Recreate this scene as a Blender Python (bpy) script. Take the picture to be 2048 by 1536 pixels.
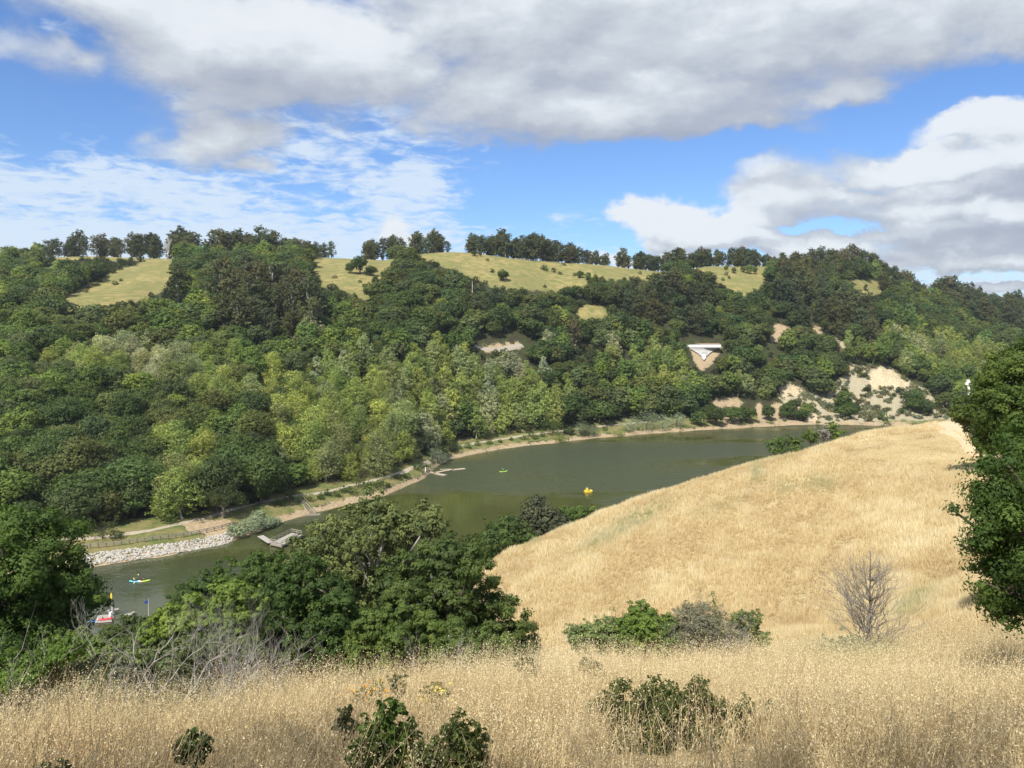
import bpy, math, random
import numpy as np
from mathutils import Vector, Matrix

for _o in list(bpy.data.objects):
    bpy.data.objects.remove(_o)
SC = bpy.context.scene
COL = SC.collection
R = math.radians

# ---------------------------------------------------------------- camera
# The lake surface is z = 0; the camera stands on a hill 54 m above it and looks along +Y.
# F, CX, HZ: focal length, principal column and horizon row for a 2048 x 1536 view.
F, CX, HZ, CAMZ = 1518.0, 1024.0, 640.0, 54.0
cam_data = bpy.data.cameras.new('camera')
cam_data.sensor_width = 36.0
cam_data.lens = 36.0 * F / 2048.0
cam_data.shift_y = -(768.0 - HZ) / 2048.0
cam_data.clip_start = 0.1
cam_data.clip_end = 12000.0
cam = bpy.data.objects.new('camera', cam_data)
COL.objects.link(cam)
cam.location = (0, 0, CAMZ)
cam.rotation_euler = (R(90), 0, 0)
SC.camera = cam

# ---------------------------------------------------------------- sun, sky, exposure
SUN_EL, SUN_FROM = R(52), R(208)      # elevation; azimuth the light comes from, clockwise from +Y
sun_data = bpy.data.lights.new('sun', 'SUN')
sun_data.energy = 5.0
sun_data.angle = R(0.55)
sun_data.color = (1.0, 0.95, 0.86)
sun = bpy.data.objects.new('sun', sun_data)
COL.objects.link(sun)
sdir = Vector((math.sin(SUN_FROM) * math.cos(SUN_EL), math.cos(SUN_FROM) * math.cos(SUN_EL), math.sin(SUN_EL)))
sun.rotation_euler = (-sdir).to_track_quat('-Z', 'Y').to_euler()
SC.view_settings.view_transform = 'Standard'
SC.view_settings.look = 'None'
SC.view_settings.gamma = 1.0
SC.view_settings.use_curve_mapping = False
SC.view_settings.exposure = 0.36
SC.cycles.max_bounces = 6
SC.cycles.diffuse_bounces = 3
SC.cycles.glossy_bounces = 2
SC.cycles.transmission_bounces = 4
SC.cycles.transparent_max_bounces = 4
SC.cycles.use_adaptive_sampling = True
SC.cycles.adaptive_threshold = 0.015
SC.cycles.use_denoising = True
SC.cycles.denoiser = 'OPENIMAGEDENOISE'
SC.cycles.denoising_input_passes = 'RGB_ALBEDO_NORMAL'
SC.cycles.denoising_prefilter = 'ACCURATE'
SC.cycles.sample_clamp_indirect = 4.0


class NT:
    """Tiny node-expression helper."""
    def __init__(s, tree): s.t = tree; s.l = tree.links
    def node(s, typ, **kw):
        n = s.t.nodes.new(typ)
        for k, v in kw.items(): setattr(n, k, v)
        return n
    def put(s, sock, v):
        if isinstance(v, bpy.types.NodeSocket): s.l.new(v, sock)
        elif v is not None: sock.default_value = v
    def m(s, op, a, b=None, c=None, clamp=False):
        n = s.node('ShaderNodeMath', operation=op, use_clamp=clamp)
        for i, v in enumerate((a, b, c)):
            if v is not None: s.put(n.inputs[i], v)
        return n.outputs[0]
    def add(s, *a):
        r = a[0]
        for v in a[1:]: r = s.m('ADD', r, v)
        return r
    def sub(s, a, b): return s.m('SUBTRACT', a, b)
    def mul(s, *a):
        r = a[0]
        for v in a[1:]: r = s.m('MULTIPLY', r, v)
        return r
    def smooth(s, v, lo, hi, a=0.0, b=1.0):
        n = s.node('ShaderNodeMapRange', interpolation_type='SMOOTHSTEP')
        s.put(n.inputs[0], v); s.put(n.inputs[1], lo); s.put(n.inputs[2], hi); s.put(n.inputs[3], a); s.put(n.inputs[4], b)
        return n.outputs[0]
    def lin(s, v, lo, hi, a=0.0, b=1.0):
        n = s.node('ShaderNodeMapRange')
        s.put(n.inputs[0], v); s.put(n.inputs[1], lo); s.put(n.inputs[2], hi); s.put(n.inputs[3], a); s.put(n.inputs[4], b)
        return n.outputs[0]
    def noise(s, vec, scale, detail=3.0, rough=0.55, dist=0.0):
        n = s.node('ShaderNodeTexNoise')
        if vec is not None: s.put(n.inputs['Vector'], vec)
        n.inputs['Scale'].default_value = scale; n.inputs['Detail'].default_value = detail
        n.inputs['Roughness'].default_value = rough; n.inputs['Distortion'].default_value = dist
        return n.outputs[0]
    def vec(s, x, y, z):
        n = s.node('ShaderNodeCombineXYZ')
        for i, v in enumerate((x, y, z)): s.put(n.inputs[i], v)
        return n.outputs[0]
    def mix(s, f, a, b, blend='MIX'):
        n = s.node('ShaderNodeMix', data_type='RGBA', blend_type=blend)
        s.put(n.inputs[0], f)
        for i, v in ((6, a), (7, b)):
            if isinstance(v, (tuple, list)) and len(v) == 3: v = (*v, 1.0)
            s.put(n.inputs[i], v)
        return n.outputs[2]
    def mapping(s, vec, scale=(1, 1, 1), loc=(0, 0, 0)):
        n = s.node('ShaderNodeMapping')
        s.put(n.inputs[0], vec); n.inputs['Scale'].default_value = scale; n.inputs['Location'].default_value = loc
        return n.outputs[0]


def azel(px, py):
    az = math.atan2(px - CX, F)
    return az, math.atan2((HZ - py) * math.cos(az), F)


world = bpy.data.worlds.new('World')
SC.world = world
world.use_nodes = True
wt = world.node_tree
wt.nodes.clear()
W = NT(wt)
tc = W.node('ShaderNodeTexCoord')
dirv = tc.outputs['Generated']
sep = W.node('ShaderNodeSeparateXYZ')
wt.links.new(dirv, sep.inputs[0])
DX, DY, DZ = sep.outputs
AZ = W.m('ARCTAN2', DX, DY)
EL = W.m('ARCSINE', DZ)
sky = W.node('ShaderNodeTexSky', sky_type='NISHITA')
sky.sun_disc = False
sky.sun_elevation = SUN_EL
sky.sun_rotation = SUN_FROM
sky.altitude = 100.0
sky.air_density = 1.0
sky.dust_density = 0.35
sky.ozone_density = 2.2
SKY_STRENGTH = 0.12

# Clouds: banks of cloud stand where the sky of that day had them, their edges broken up by noise; light falls on
# their tops, so their undersides are grey.
BANKS = [  # column, row, half width, half height, weight, tone
    (480, 60, 430, 150, 1.0, 0), (720, 90, 240, 70, .9, .22), (690, 140, 300, 110, 1.0, .02), (250, -20, 330, 90, .9, .05), (560, 195, 260, 50, .8, -.2),
    (1150, 20, 480, 190, 1.0, -.10), (1090, 120, 210, 50, .9, .15), (1020, 200, 260, 100, 1.0, -.16), (1300, 150, 330, 60, .9, .18), (1260, 215, 380, 80, 1.05, -.14), (1560, 20, 560, 150, 1.05, .0),
    (1600, 100, 300, 50, .9, .14), (1960, 0, 420, 120, 1.0, -.14), (1460, 240, 200, 44, .85, -.22), (1720, 165, 230, 50, .8, -.16), (1010, 288, 130, 32, .75, -.05),
    (60, 110, 180, 85, .72, -.25), (40, 215, 170, 38, .64, -.2), (410, 258, 190, 74, .95, -.12), (510, 318, 90, 36, .78, -.10),
    (1860, 450, 340, 150, .74, -.12), (1560, 400, 190, 110, .70, -.16), (1700, 560, 420, 40, .7, .05),
    (1310, 436, 100, 46, 1.05, .30), (1400, 455, 150, 44, 1.0, .20), (1500, 482, 180, 26, .9, .02), (790, 462, 80, 30, .62, -.05),
    (1610, 262, 190, 52, .52, -.24), (1505, 352, 130, 30, .62, -.20), (1575, 400, 170, 36, .78, -.18), (1700, 330, 120, 40, .6, -.2),
    (1850, 330, 220, 46, .92, -.02), (1990, 262, 150, 62, 1.1, .36), (2080, 310, 220, 60, 1.0, .2), (1930, 372, 250, 30, .95, -.32), (1740, 392, 150, 26, .8, -.22),
    (1950, 428, 230, 42, 1.05, .26), (1800, 470, 220, 26, .9, -.12), (1600, 498, 220, 24, .8, .08), (1960, 505, 280, 26, .95, -.06), (1300, 512, 190, 20, .72, .05), (1950, 560, 300, 20, .9, .05), (1800, 596, 400, 16, .85, -.15),
]
GAPS = [(160, 250, 150, 28, .32), (1120, 365, 220, 58, .6), (1960, 172, 120, 30, .55), (1590, 468, 80, 12, .5), (1680, 452, 50, 14, .35), (100, 60, 40, 26, .2), (1420, 300, 120, 26, .3), (1880, 545, 200, 9, .4), (330, 235, 60, 26, .3), (1330, 355, 90, 26, .4)]
grp = bpy.data.node_groups.new('cloud_field', 'ShaderNodeTree')
grp.interface.new_socket('az', in_out='INPUT', socket_type='NodeSocketFloat')
grp.interface.new_socket('el', in_out='INPUT', socket_type='NodeSocketFloat')
grp.interface.new_socket('f', in_out='OUTPUT', socket_type='NodeSocketFloat')
grp.interface.new_socket('tone', in_out='OUTPUT', socket_type='NodeSocketFloat')
G = NT(grp)
gi = G.node('NodeGroupInput'); go = G.node('NodeGroupOutput')
ga, ge = gi.outputs[0], gi.outputs[1]
wce = G.m('COSINE', ge)
wv = G.vec(G.m('MULTIPLY', G.m('SINE', ga), wce), G.m('MULTIPLY', G.m('COSINE', ga), wce), G.m('MULTIPLY', G.m('SINE', ge), 1.5))
wn = G.node('ShaderNodeTexNoise'); wn.inputs['Scale'].default_value = 7.5; wn.inputs['Detail'].default_value = 6.0; wn.inputs['Roughness'].default_value = 0.58
G.put(wn.inputs['Vector'], wv)
wsep = G.node('ShaderNodeSeparateColor'); grp.links.new(wn.outputs['Color'], wsep.inputs[0])
ga_raw, ge_raw = ga, ge
ga = G.m('MULTIPLY_ADD', G.sub(wsep.outputs[0], 0.5), 0.20, ga)
ge = G.m('MULTIPLY_ADD', G.sub(wsep.outputs[1], 0.5), 0.105, ge)
acc = tsum = wsum = None


def puff(N_, az_, el_, bx, by, rx, ry, k):
    a0, e0 = azel(bx, by)
    ra, re = rx / F * math.cos(a0) ** 2, ry / F * math.cos(a0)
    u = N_.m('MULTIPLY_ADD', az_, 1 / ra, -a0 / ra)
    v = N_.m('MULTIPLY_ADD', el_, 1 / re, -e0 / re)
    return N_.m('EXPONENT', N_.m('MULTIPLY', N_.m('MULTIPLY_ADD', u, u, N_.m('MULTIPLY', v, v)), -k))


for (bx, by, rx, ry, wgt, tone_) in BANKS:
    e_ = puff(G, ga, ge, bx, by, rx, ry, 0.8)
    b = G.m('MULTIPLY', e_, wgt)
    acc = b if acc is None else G.m('SMOOTH_MAX', acc, b, 0.08)
    e2 = G.m('MULTIPLY', e_, e_)
    tsum = G.m('MULTIPLY', e2, tone_) if tsum is None else G.m('MULTIPLY_ADD', e2, tone_, tsum)
    wsum = e2 if wsum is None else G.m('ADD', wsum, e2)
for (bx, by, rx, ry, wgt) in GAPS:
    acc = G.m('MULTIPLY_ADD', puff(G, ga, ge, bx, by, rx, ry, 0.9), -wgt, acc)
# beyond the frame the same kind of broken cloud goes on
ga, ge = ga_raw, ge_raw
cx_, cy_ = G.m('SINE', ga), G.m('COSINE', ga)
ce_ = G.m('COSINE', ge)
gd = G.vec(G.m('MULTIPLY', cx_, ce_), G.m('MULTIPLY', cy_, ce_), G.m('MULTIPLY', G.m('SINE', ge), 1.7))
far_n = G.smooth(G.noise(gd, 3.0, 2.0, 0.5), 0.36, 0.62, 0.05, 1.0)
side = G.smooth(G.m('ABSOLUTE', ga), 0.60, 0.80)
high = G.smooth(ge, 0.43, 0.60)
out_w = G.m('MAXIMUM', side, high)
base = G.add(G.mul(acc, G.sub(1.0, out_w)), G.mul(far_n, out_w))
n1 = G.noise(gd, 4.2, 7.0, 0.56, 0.25)
n2 = G.noise(G.mapping(gd, (1, 1, 1.5)), 13.0, 5.0, 0.62, 0.3)
f = G.add(base, G.mul(G.sub(n1, 0.5), 0.95), G.mul(G.sub(n2, 0.5), 0.42))
grp.links.new(f, go.inputs[0])
grp.links.new(G.m('DIVIDE', tsum, G.m('ADD', wsum, 0.05)), go.inputs[1])


def field(az, el):
    g = W.node('ShaderNodeGroup'); g.node_tree = grp
    W.put(g.inputs[0], az); W.put(g.inputs[1], el)
    return g.outputs


f0, TONE = field(AZ, EL)
f1 = field(W.add(AZ, -0.012), W.add(EL, 0.026))[0]
f2 = field(W.add(AZ, -0.03), W.add(EL, 0.075))[0]
low_c = W.smooth(EL, 0.10, 0.20)
alpha = W.smooth(f0, W.lin(low_c, 0, 1, 0.34, 0.30), W.lin(low_c, 0, 1, 0.62, 0.76))
lit = W.add(0.52, W.mul(TONE, 0.72), W.mul(W.sub(f0, f1), 0.75), W.mul(W.sub(f0, f2), 0.40))
grain = W.noise(W.mapping(dirv, (1, 1, 1.8)), 9.0, 5.0, 0.55)
big_ = W.noise(W.mapping(dirv, (1, 1, 1.5), (2.0, 5.0, 1.0)), 3.4, 2.0, 0.5)
lit = W.m('ADD', lit, W.add(W.mul(W.sub(grain, 0.5), 0.7), W.mul(W.sub(big_, 0.5), 0.35)), clamp=True)
cr = W.node('ShaderNodeValToRGB')
wt.links.new(lit, cr.inputs[0])
el_ = cr.color_ramp.elements
el_[0].position = 0.0; el_[0].color = (0.34, 0.375, 0.45, 1)
el_[1].position = 1.0; el_[1].color = (0.73, 0.76, 0.79, 1)
for p_, c_ in ((0.33, (0.42, 0.455, 0.52)), (0.6, (0.55, 0.59, 0.635)), (0.8, (0.69, 0.725, 0.76))):
    e_ = el_.new(p_); e_.color = (*c_, 1)
# thin high cloud: rippled white veil, thick low on the left
veil_m = W.node('ShaderNodeValue'); veil_m.outputs[0].default_value = 0.0
veil = None
for (bx, by, rx, ry, wgt) in [(250, 400, 560, 90, 1.0), (640, 300, 220, 100, .85), (800, 370, 150, 120, .88), (0, 350, 330, 80, .75), (400, 205, 90, 40, .8), (100, 70, 60, 50, .5), (300, 480, 700, 60, 1.25), (850, 470, 160, 40, .7), (1180, 440, 180, 20, .3), (1000, 570, 1300, 60, 1.05), (1900, 600, 500, 40, .7)]:
    a0, e0 = azel(bx, by)
    ra, re = rx / F * math.cos(a0) ** 2, ry / F * math.cos(a0)
    u = W.m('MULTIPLY_ADD', AZ, 1 / ra, -a0 / ra)
    v = W.m('MULTIPLY_ADD', EL, 1 / re, -e0 / re)
    q = W.m('MULTIPLY_ADD', u, u, W.m('MULTIPLY', v, v))
    b = W.m('MULTIPLY', W.m('EXPONENT', W.m('MULTIPLY', q, -0.8)), wgt)
    veil = b if veil is None else W.m('SMOOTH_MAX', veil, b, 0.1)
veil_far = W.mul(W.m('MAXIMUM', W.smooth(W.m('ABSOLUTE', AZ), 0.65, 0.85), W.smooth(EL, 0.45, 0.6)), 0.45)
veil = W.m('MAXIMUM', veil, veil_far)
# flat layer seen in perspective: divide by height above the horizon
hz_ = W.m('MAXIMUM', DZ, 0.02)
zz = W.add(hz_, 0.14)
lay = W.vec(W.m('DIVIDE', DX, zz), W.m('DIVIDE', DY, zz), 0.0)
v1 = W.noise(W.mapping(lay, (1.0, 0.75, 1)), 2.2, 6.0, 0.60, 0.5)
v2 = W.noise(W.mapping(lay, (1.0, 1.05, 1), (3, 7, 0)), 8.5, 4.0, 0.6, 0.5)
vv = W.add(W.mul(veil, 0.62), W.mul(W.sub(v1, 0.5), 1.35), W.mul(W.sub(v2, 0.5), 1.15))
veil_a = W.mul(W.smooth(vv, 0.18, 0.62), W.smooth(veil, 0.0, 0.35), 0.84)
STR = 1.0 / SKY_STRENGTH
blue = W.mix(1.0, sky.outputs[0], (0.66, 0.85, 1.14, 1), 'MULTIPLY')
with_veil = W.mix(veil_a, blue, tuple(c * STR for c in (0.63, 0.72, 0.82)))
cl = W.mix(1.0, cr.outputs[0], (STR, STR, STR, 1), 'MULTIPLY')
allsky = W.mix(W.mul(alpha, 0.95), with_veil, cl)
bg = W.node('ShaderNodeBackground')
wt.links.new(allsky, bg.inputs[0])
bg.inputs[1].default_value = SKY_STRENGTH * 0.93
wo = W.node('ShaderNodeOutputWorld')
wt.links.new(bg.outputs[0], wo.inputs[0])
world.cycles.sampling_method = 'MANUAL'
world.cycles.sample_map_resolution = 512

# ---------------------------------------------------------------- helpers
rng = np.random.default_rng(7)


def srgb(r, g, b):
    return tuple(((c / 255) / 12.92 if c / 255 <= 0.04045 else ((c / 255 + 0.055) / 1.055) ** 2.4) for c in (r, g, b))


def mesh_np(name, V, quads=None, tris=None, mats=(), qmat=None, tmat=None, attrs=None, smooth=False):
    """One mesh from numpy arrays; attrs: {name: per-vertex float array or (N,3) colour array}."""
    me = bpy.data.meshes.new(name)
    V = np.ascontiguousarray(V, dtype=np.float32)
    nq = 0 if quads is None else len(quads)
    nt = 0 if tris is None else len(tris)
    me.vertices.add(len(V)); me.vertices.foreach_set('co', V.ravel())
    idx = np.concatenate([np.asarray(quads, dtype=np.int32).ravel() if nq else np.zeros(0, np.int32),
                          np.asarray(tris, dtype=np.int32).ravel() if nt else np.zeros(0, np.int32)])
    me.loops.add(len(idx)); me.loops.foreach_set('vertex_index', idx)
    starts = np.concatenate([np.arange(nq, dtype=np.int32) * 4, nq * 4 + np.arange(nt, dtype=np.int32) * 3])
    me.polygons.add(nq + nt); me.polygons.foreach_set('loop_start', starts)
    if qmat is not None or tmat is not None:
        mi = np.concatenate([np.zeros(nq, np.int32) if qmat is None else np.asarray(qmat, np.int32), np.zeros(nt, np.int32) if tmat is None else np.asarray(tmat, np.int32)])
        me.polygons.foreach_set('material_index', mi)
    for m_ in mats: me.materials.append(m_)
    for k, v in (attrs or {}).items():
        v = np.asarray(v, dtype=np.float32)
        if v.ndim == 1:
            a = me.attributes.new(k, 'FLOAT', 'POINT'); a.data.foreach_set('value', v)
        else:
            a = me.attributes.new(k, 'FLOAT_COLOR', 'POINT')
            a.data.foreach_set('color', np.concatenate([v, np.ones((len(v), 1), np.float32)], 1).ravel())
    me.update(calc_edges=True)
    me.polygons.foreach_set('use_smooth', np.full(nq + nt, bool(smooth)))
    me.validate()
    return me


def put(name, me, loc=(0, 0, 0), rz=0.0, scale=1.0, parent=None, label=None, cat=None, group=None, kind=None):
    o = bpy.data.objects.new(name, me)
    COL.objects.link(o)
    if parent is not None: o.parent = parent
    o.location = loc; o.rotation_euler = (0, 0, rz)
    o.scale = (scale,) * 3 if np.isscalar(scale) else scale
    if label: o['label'] = label
    if cat: o['category'] = cat
    if group: o['group'] = group
    if kind: o['kind'] = kind
    return o


def thing(name, label, cat, loc=(0, 0, 0), rz=0.0, group=None, scale=1.0):
    return put(name, None, loc, rz, scale, None, label, cat, group)


def in_poly(px, py, poly):
    """Vectorised point-in-polygon."""
    px = np.asarray(px, float); py = np.asarray(py, float)
    inside = np.zeros(px.shape, bool)
    n = len(poly)
    for i in range(n):
        x1, y1 = poly[i]; x2, y2 = poly[(i + 1) % n]
        if y1 == y2: continue
        c = ((y1 > py) != (y2 > py)) & (px < (x2 - x1) * (py - y1) / (y2 - y1) + x1)
        inside ^= c
    return inside


def vnoise(x, y, seed=0):
    """Smooth value noise in [-1, 1]."""
    def h(i, j):
        n = (i.astype(np.int64) * 374761393 + j.astype(np.int64) * 668265263 + seed * 1274126177) & 0x7fffffff
        n = ((n ^ (n >> 13)) * 1274126177) & 0x7fffffff
        return (n ^ (n >> 16)).astype(np.float64) % 65536 / 32768.0 - 1.0
    i = np.floor(x); j = np.floor(y)
    fx = x - i; fy = y - j
    fx = fx * fx * (3 - 2 * fx); fy = fy * fy * (3 - 2 * fy)
    a, b, c, d = h(i, j), h(i + 1, j), h(i, j + 1), h(i + 1, j + 1)
    return (a * (1 - fx) + b * fx) * (1 - fy) + (c * (1 - fx) + d * fx) * fy


def fbm(x, y, seed=0, octs=4):
    s, a = 0.0, 0.5
    for k in range(octs):
        s = s + a * vnoise(x * 2 ** k, y * 2 ** k, seed + 17 * k); a *= 0.5
    return s


# ---------------------------------------------------------------- the lie of the land
# Height is tabulated over bearing (columns) and distance (knots), then interpolated.
SHORE_C = [-1500, -600, -200, 0, 200, 330, 450, 520, 560, 650, 770, 850, 870, 900, 1000, 1100, 1200, 1300, 1400, 1500, 1600, 1700, 1800, 1900, 2100, 2600, 3600]
SHORE_Y = [1180, 1170, 1160, 1150, 1128, 1109, 1086, 1062, 1043, 1018, 990, 955, 935, 917, 897, 886, 874, 867, 860, 854, 849, 849, 851, 853, 853, 853, 853]
CREST_C = [-1500, -400, -100, 0, 100, 200, 300, 450, 620, 700, 770, 830, 900, 960, 1000, 1100, 1200, 1330, 1420, 1530, 1600, 1700, 1760, 1850, 1950, 2048, 2300, 3600]
CREST_Y = [560, 545, 535, 532, 513, 512, 514, 520, 512, 516, 520, 507, 502, 506, 512, 521, 528, 543, 532, 529, 541, 530, 553, 598, 622, 632, 640, 640]
CREST_D = [560, 545, 540, 545, 560, 560, 555, 520, 545, 555, 560, 545, 540, 540, 540, 545, 550, 560, 590, 600, 600, 610, 620, 640, 700, 760, 800, 800]


def shore_d(px): return CAMZ * F / (np.interp(px, SHORE_C, SHORE_Y) - HZ)


# our own side of the lake: depth -> height below the camera, per column
NEAR = {
    -900: {0: -1.6, 3: -2.7, 8: -4.9, 12: -7.4, 20: -12, 40: -23, 80: -40, 112: -54, 130: -58},
    0:    {0: -1.6, 3: -2.65, 8: -4.5, 10: -5.7, 15: -8.9, 20: -12, 40: -21.5, 80: -39, 112: -52.5, 128: -57},
    300:  {0: -1.6, 3: -2.65, 8: -4.45, 10: -5.3, 15: -8.4, 20: -11.5, 40: -21, 80: -38, 115: -52.5, 130: -57},
    700:  {0: -1.6, 3: -2.65, 8: -4.4, 12: -5.9, 15: -7.7, 20: -10.6, 30: -16, 40: -20.6, 60: -28, 100: -45, 128: -54, 140: -58},
    900:  {0: -1.6, 3: -2.65, 8: -4.4, 12.5: -6.0, 20: -10.4, 30: -15.4, 40: -19.6, 55: -23.6, 75: -27, 95: -38, 125: -54, 140: -58},
    1000: {0: -1.6, 3: -2.65, 8: -4.4, 13: -6.2, 20: -10.1, 30: -15, 42: -19.4, 55: -22.3, 68: -23.2, 76: -23.5, 84: -25.3, 95: -33, 130: -54, 150: -58},
    1200: {0: -1.6, 3: -2.65, 8: -4.4, 14: -6.5, 20: -9.6, 30: -14.8, 46: -20.3, 60: -20.6, 72: -19.6, 79: -19.8, 88: -22, 105: -33, 140: -54, 160: -58},
    1350: {0: -1.6, 3: -2.65, 8: -4.4, 14: -6.55, 20: -9.3, 30: -14.0, 46: -19.6, 60: -19.0, 74: -17.2, 82: -17.5, 92: -20.5, 112: -33, 150: -54, 170: -58},
    1500: {0: -1.6, 3: -2.65, 8: -4.4, 14: -6.6, 20: -9.1, 30: -13.4, 44: -18.3, 60: -17.4, 76: -15.4, 85: -15.6, 96: -18.5, 120: -33, 160: -54, 180: -58},
    1727: {0: -1.6, 3: -2.65, 8: -4.4, 14: -6.6, 20: -8.9, 30: -12.7, 42: -16.2, 58: -15.6, 75: -13.7, 92: -13.1, 104: -15.5, 130: -33, 170: -54, 190: -58},
    1900: {0: -1.6, 3: -2.65, 8: -4.4, 14: -6.5, 20: -8.7, 30: -12, 40: -14.4, 60: -13.4, 75: -12.5, 88: -12.15, 100: -12.6, 115: -16, 150: -36, 190: -54, 210: -58},
    2060: {0: -1.6, 3: -2.6, 8: -4.3, 14: -6.4, 20: -8.4, 30: -11, 45: -12.1, 60: -11.9, 75: -11.6, 90: -11.6, 106: -12.2, 125: -17, 160: -37, 205: -54, 225: -58},
    2700: {0: -1.6, 3: -2.4, 8: -3.8, 14: -5.6, 20: -7, 30: -8.5, 45: -9, 60: -9, 100: -9.5, 130: -14, 180: -38, 230: -54, 250: -58},
    3600: {0: -1.6, 3: -2.2, 8: -3.2, 14: -4.6, 20: -5.6, 30: -6.5, 60: -7, 100: -8, 140: -14, 190: -38, 240: -54, 260: -58},
}
NCOLS = sorted(NEAR)

# radial grid; bearings fine inside the view
AZ_IN = np.linspace(-0.66, 0.66, 440)
AZ_G = np.concatenate([np.linspace(-math.pi, -0.66, 60)[:-1], AZ_IN, np.linspace(0.66, math.pi, 60)[1:]])
R_G = np.concatenate([[0.0], np.geomspace(0.7, 160, 105), np.geomspace(160, 430, 135)[1:], np.geomspace(430, 900, 75)[1:], np.geomspace(900, 1600, 12)[1:]])


def column_profile(az, r):
    """Height above the lake along bearing az at radial distances r."""
    a = max(-1.15, min(1.15, az))
    px = CX + F * math.tan(a)
    d = r * math.cos(a)
    pxc = max(NCOLS[0], min(NCOLS[-1], px))
    i = int(np.searchsorted(NCOLS, pxc)); i = min(max(i, 1), len(NCOLS) - 1)
    c0, c1 = NCOLS[i - 1], NCOLS[i]
    w = (pxc - c0) / (c1 - c0)
    pr = []
    for c in (c0, c1):
        k = sorted(NEAR[c]); pr.append(np.interp(d, k, [NEAR[c][q] for q in k]))
    near = pr[0] * (1 - w) + pr[1] * w + CAMZ
    ds = float(shore_d(px)); dc = float(np.interp(px, CREST_C, CREST_D))
    zc = (HZ - float(np.interp(px, CREST_C, CREST_Y))) / F * dc + CAMZ
    bank = 1.3 if px > 700 else 1.6
    kd = [ds - 14, ds - 2, ds, ds + 2.0, ds + 8, ds + 22]
    kz = [-4, -0.35, 0.0, bank, bank + 0.9, bank + 2.6]
    n = 14
    for t in np.linspace(0, 1, n)[1:]:
        kd.append(ds + 22 + (dc - ds - 22) * t)
        tt = t + 0.10 * math.sin(t * math.pi)      # a little steeper low down, rounding off to the crest
        kz.append(bank + 2.6 + (zc - bank - 2.6) * tt)
    kd += [dc + 14, dc + 45, dc + 120, dc + 400, 1800]
    kz += [zc - 0.2, zc - 4, zc - 22, zc - 50, 8]
    far = np.interp(d, kd, kz)
    far = np.where(d < ds - 14, -4.0, far)
    return np.maximum(near, far)


ZT = np.array([column_profile(a, R_G) for a in AZ_G])


def blur(a, n, axis):
    for _ in range(n):
        p = np.concatenate([a.take([0], axis), a, a.take([-1], axis)], axis)
        s = a.shape[axis]
        a = 0.25 * p.take(range(0, s), axis) + 0.5 * p.take(range(1, s + 1), axis) + 0.25 * p.take(range(2, s + 2), axis)
    return a


ZT = blur(ZT, 3, 1)
ZT = blur(ZT, 6, 0)
AA, RR = np.meshgrid(AZ_G, R_G, indexing='ij')
XX, YY = RR * np.sin(AA), RR * np.cos(AA)
PXG = np.where(YY > 0.1, CX + F * XX / np.maximum(YY, 0.1), np.where(XX < 0, -4000, 6000))
# gullies and spurs on the hill across the lake, lumps in the meadow
ds_g = shore_d(np.clip(PXG, -1500, 3600)); dc_g = np.interp(PXG, CREST_C, CREST_D)
tt = np.clip((YY - ds_g - 10) / np.maximum(dc_g - ds_g, 1), 0, 1.3)
relief = np.sin(np.clip(tt, 0, 1) * math.pi) * (9 * fbm(XX / 95, YY / 150, 3, 4) + 3 * vnoise(XX / 30, YY / 60, 9))
relief += np.clip(tt * 3, 0, 1) * 0.5 * fbm(XX / 9, YY / 9, 21, 3)
ZT = ZT + np.where(YY > ds_g + 5, relief, 0)
near_m = np.clip((RR - 1.5) / 8, 0, 1) * np.clip((130 - RR) / 40, 0, 1)
ZT = ZT + near_m * (0.30 * fbm(XX / 7, YY / 7, 5, 3) + 0.10 * vnoise(XX / 1.1, YY / 1.1, 8))
# ragged waterline
wl = (ZT < 3) & (YY > 60)
ZT = ZT + np.where(wl, 0.35 * vnoise(XX / 6, YY / 9, 31) + 0.12 * vnoise(XX / 1.7, YY / 2.6, 33), 0)


def ground(x, y):
    """Terrain height at (x, y), vectorised."""
    x = np.asarray(x, float); y = np.asarray(y, float)
    a = np.arctan2(x, y); r = np.hypot(x, y)
    i = np.clip(np.searchsorted(AZ_G, a) - 1, 0, len(AZ_G) - 2)
    j = np.clip(np.searchsorted(R_G, r) - 1, 0, len(R_G) - 2)
    u = (a - AZ_G[i]) / (AZ_G[i + 1] - AZ_G[i]); v = np.clip((r - R_G[j]) / (R_G[j + 1] - R_G[j]), 0, 1)
    return (ZT[i, j] * (1 - u) + ZT[i + 1, j] * u) * (1 - v) + (ZT[i, j + 1] * (1 - u) + ZT[i + 1, j + 1] * u) * v


def project(x, y, z):
    return CX + F * np.asarray(x) / y, HZ - F * (np.asarray(z) - CAMZ) / y


def hit(px, py, dmin=2.0, dmax=1200.0, water=True):
    """First point of the land (or the water) along the sight line through column px, row py, beyond depth dmin."""
    d = np.geomspace(dmin, dmax, 4000)
    x = (px - CX) / F * d; zr = CAMZ + (HZ - py) / F * d
    g = ground(x, d)
    if water: g = np.maximum(g, 0.0)
    k = np.nonzero(g >= zr)[0]
    i = k[0] if len(k) else len(d) - 1
    return Vector((x[i], d[i], g[i]))


def at(px, d):
    """The ground point at column px and depth d."""
    x = (px - CX) / F * d
    return Vector((x, d, float(ground(x, d))))


# ---------------------------------------------------------------- ground cover, as areas of the land
def area(pts, dmin=130.0):
    """A patch of ground given by its outline on the land, kept as seen from the viewpoint."""
    return pts


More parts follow.
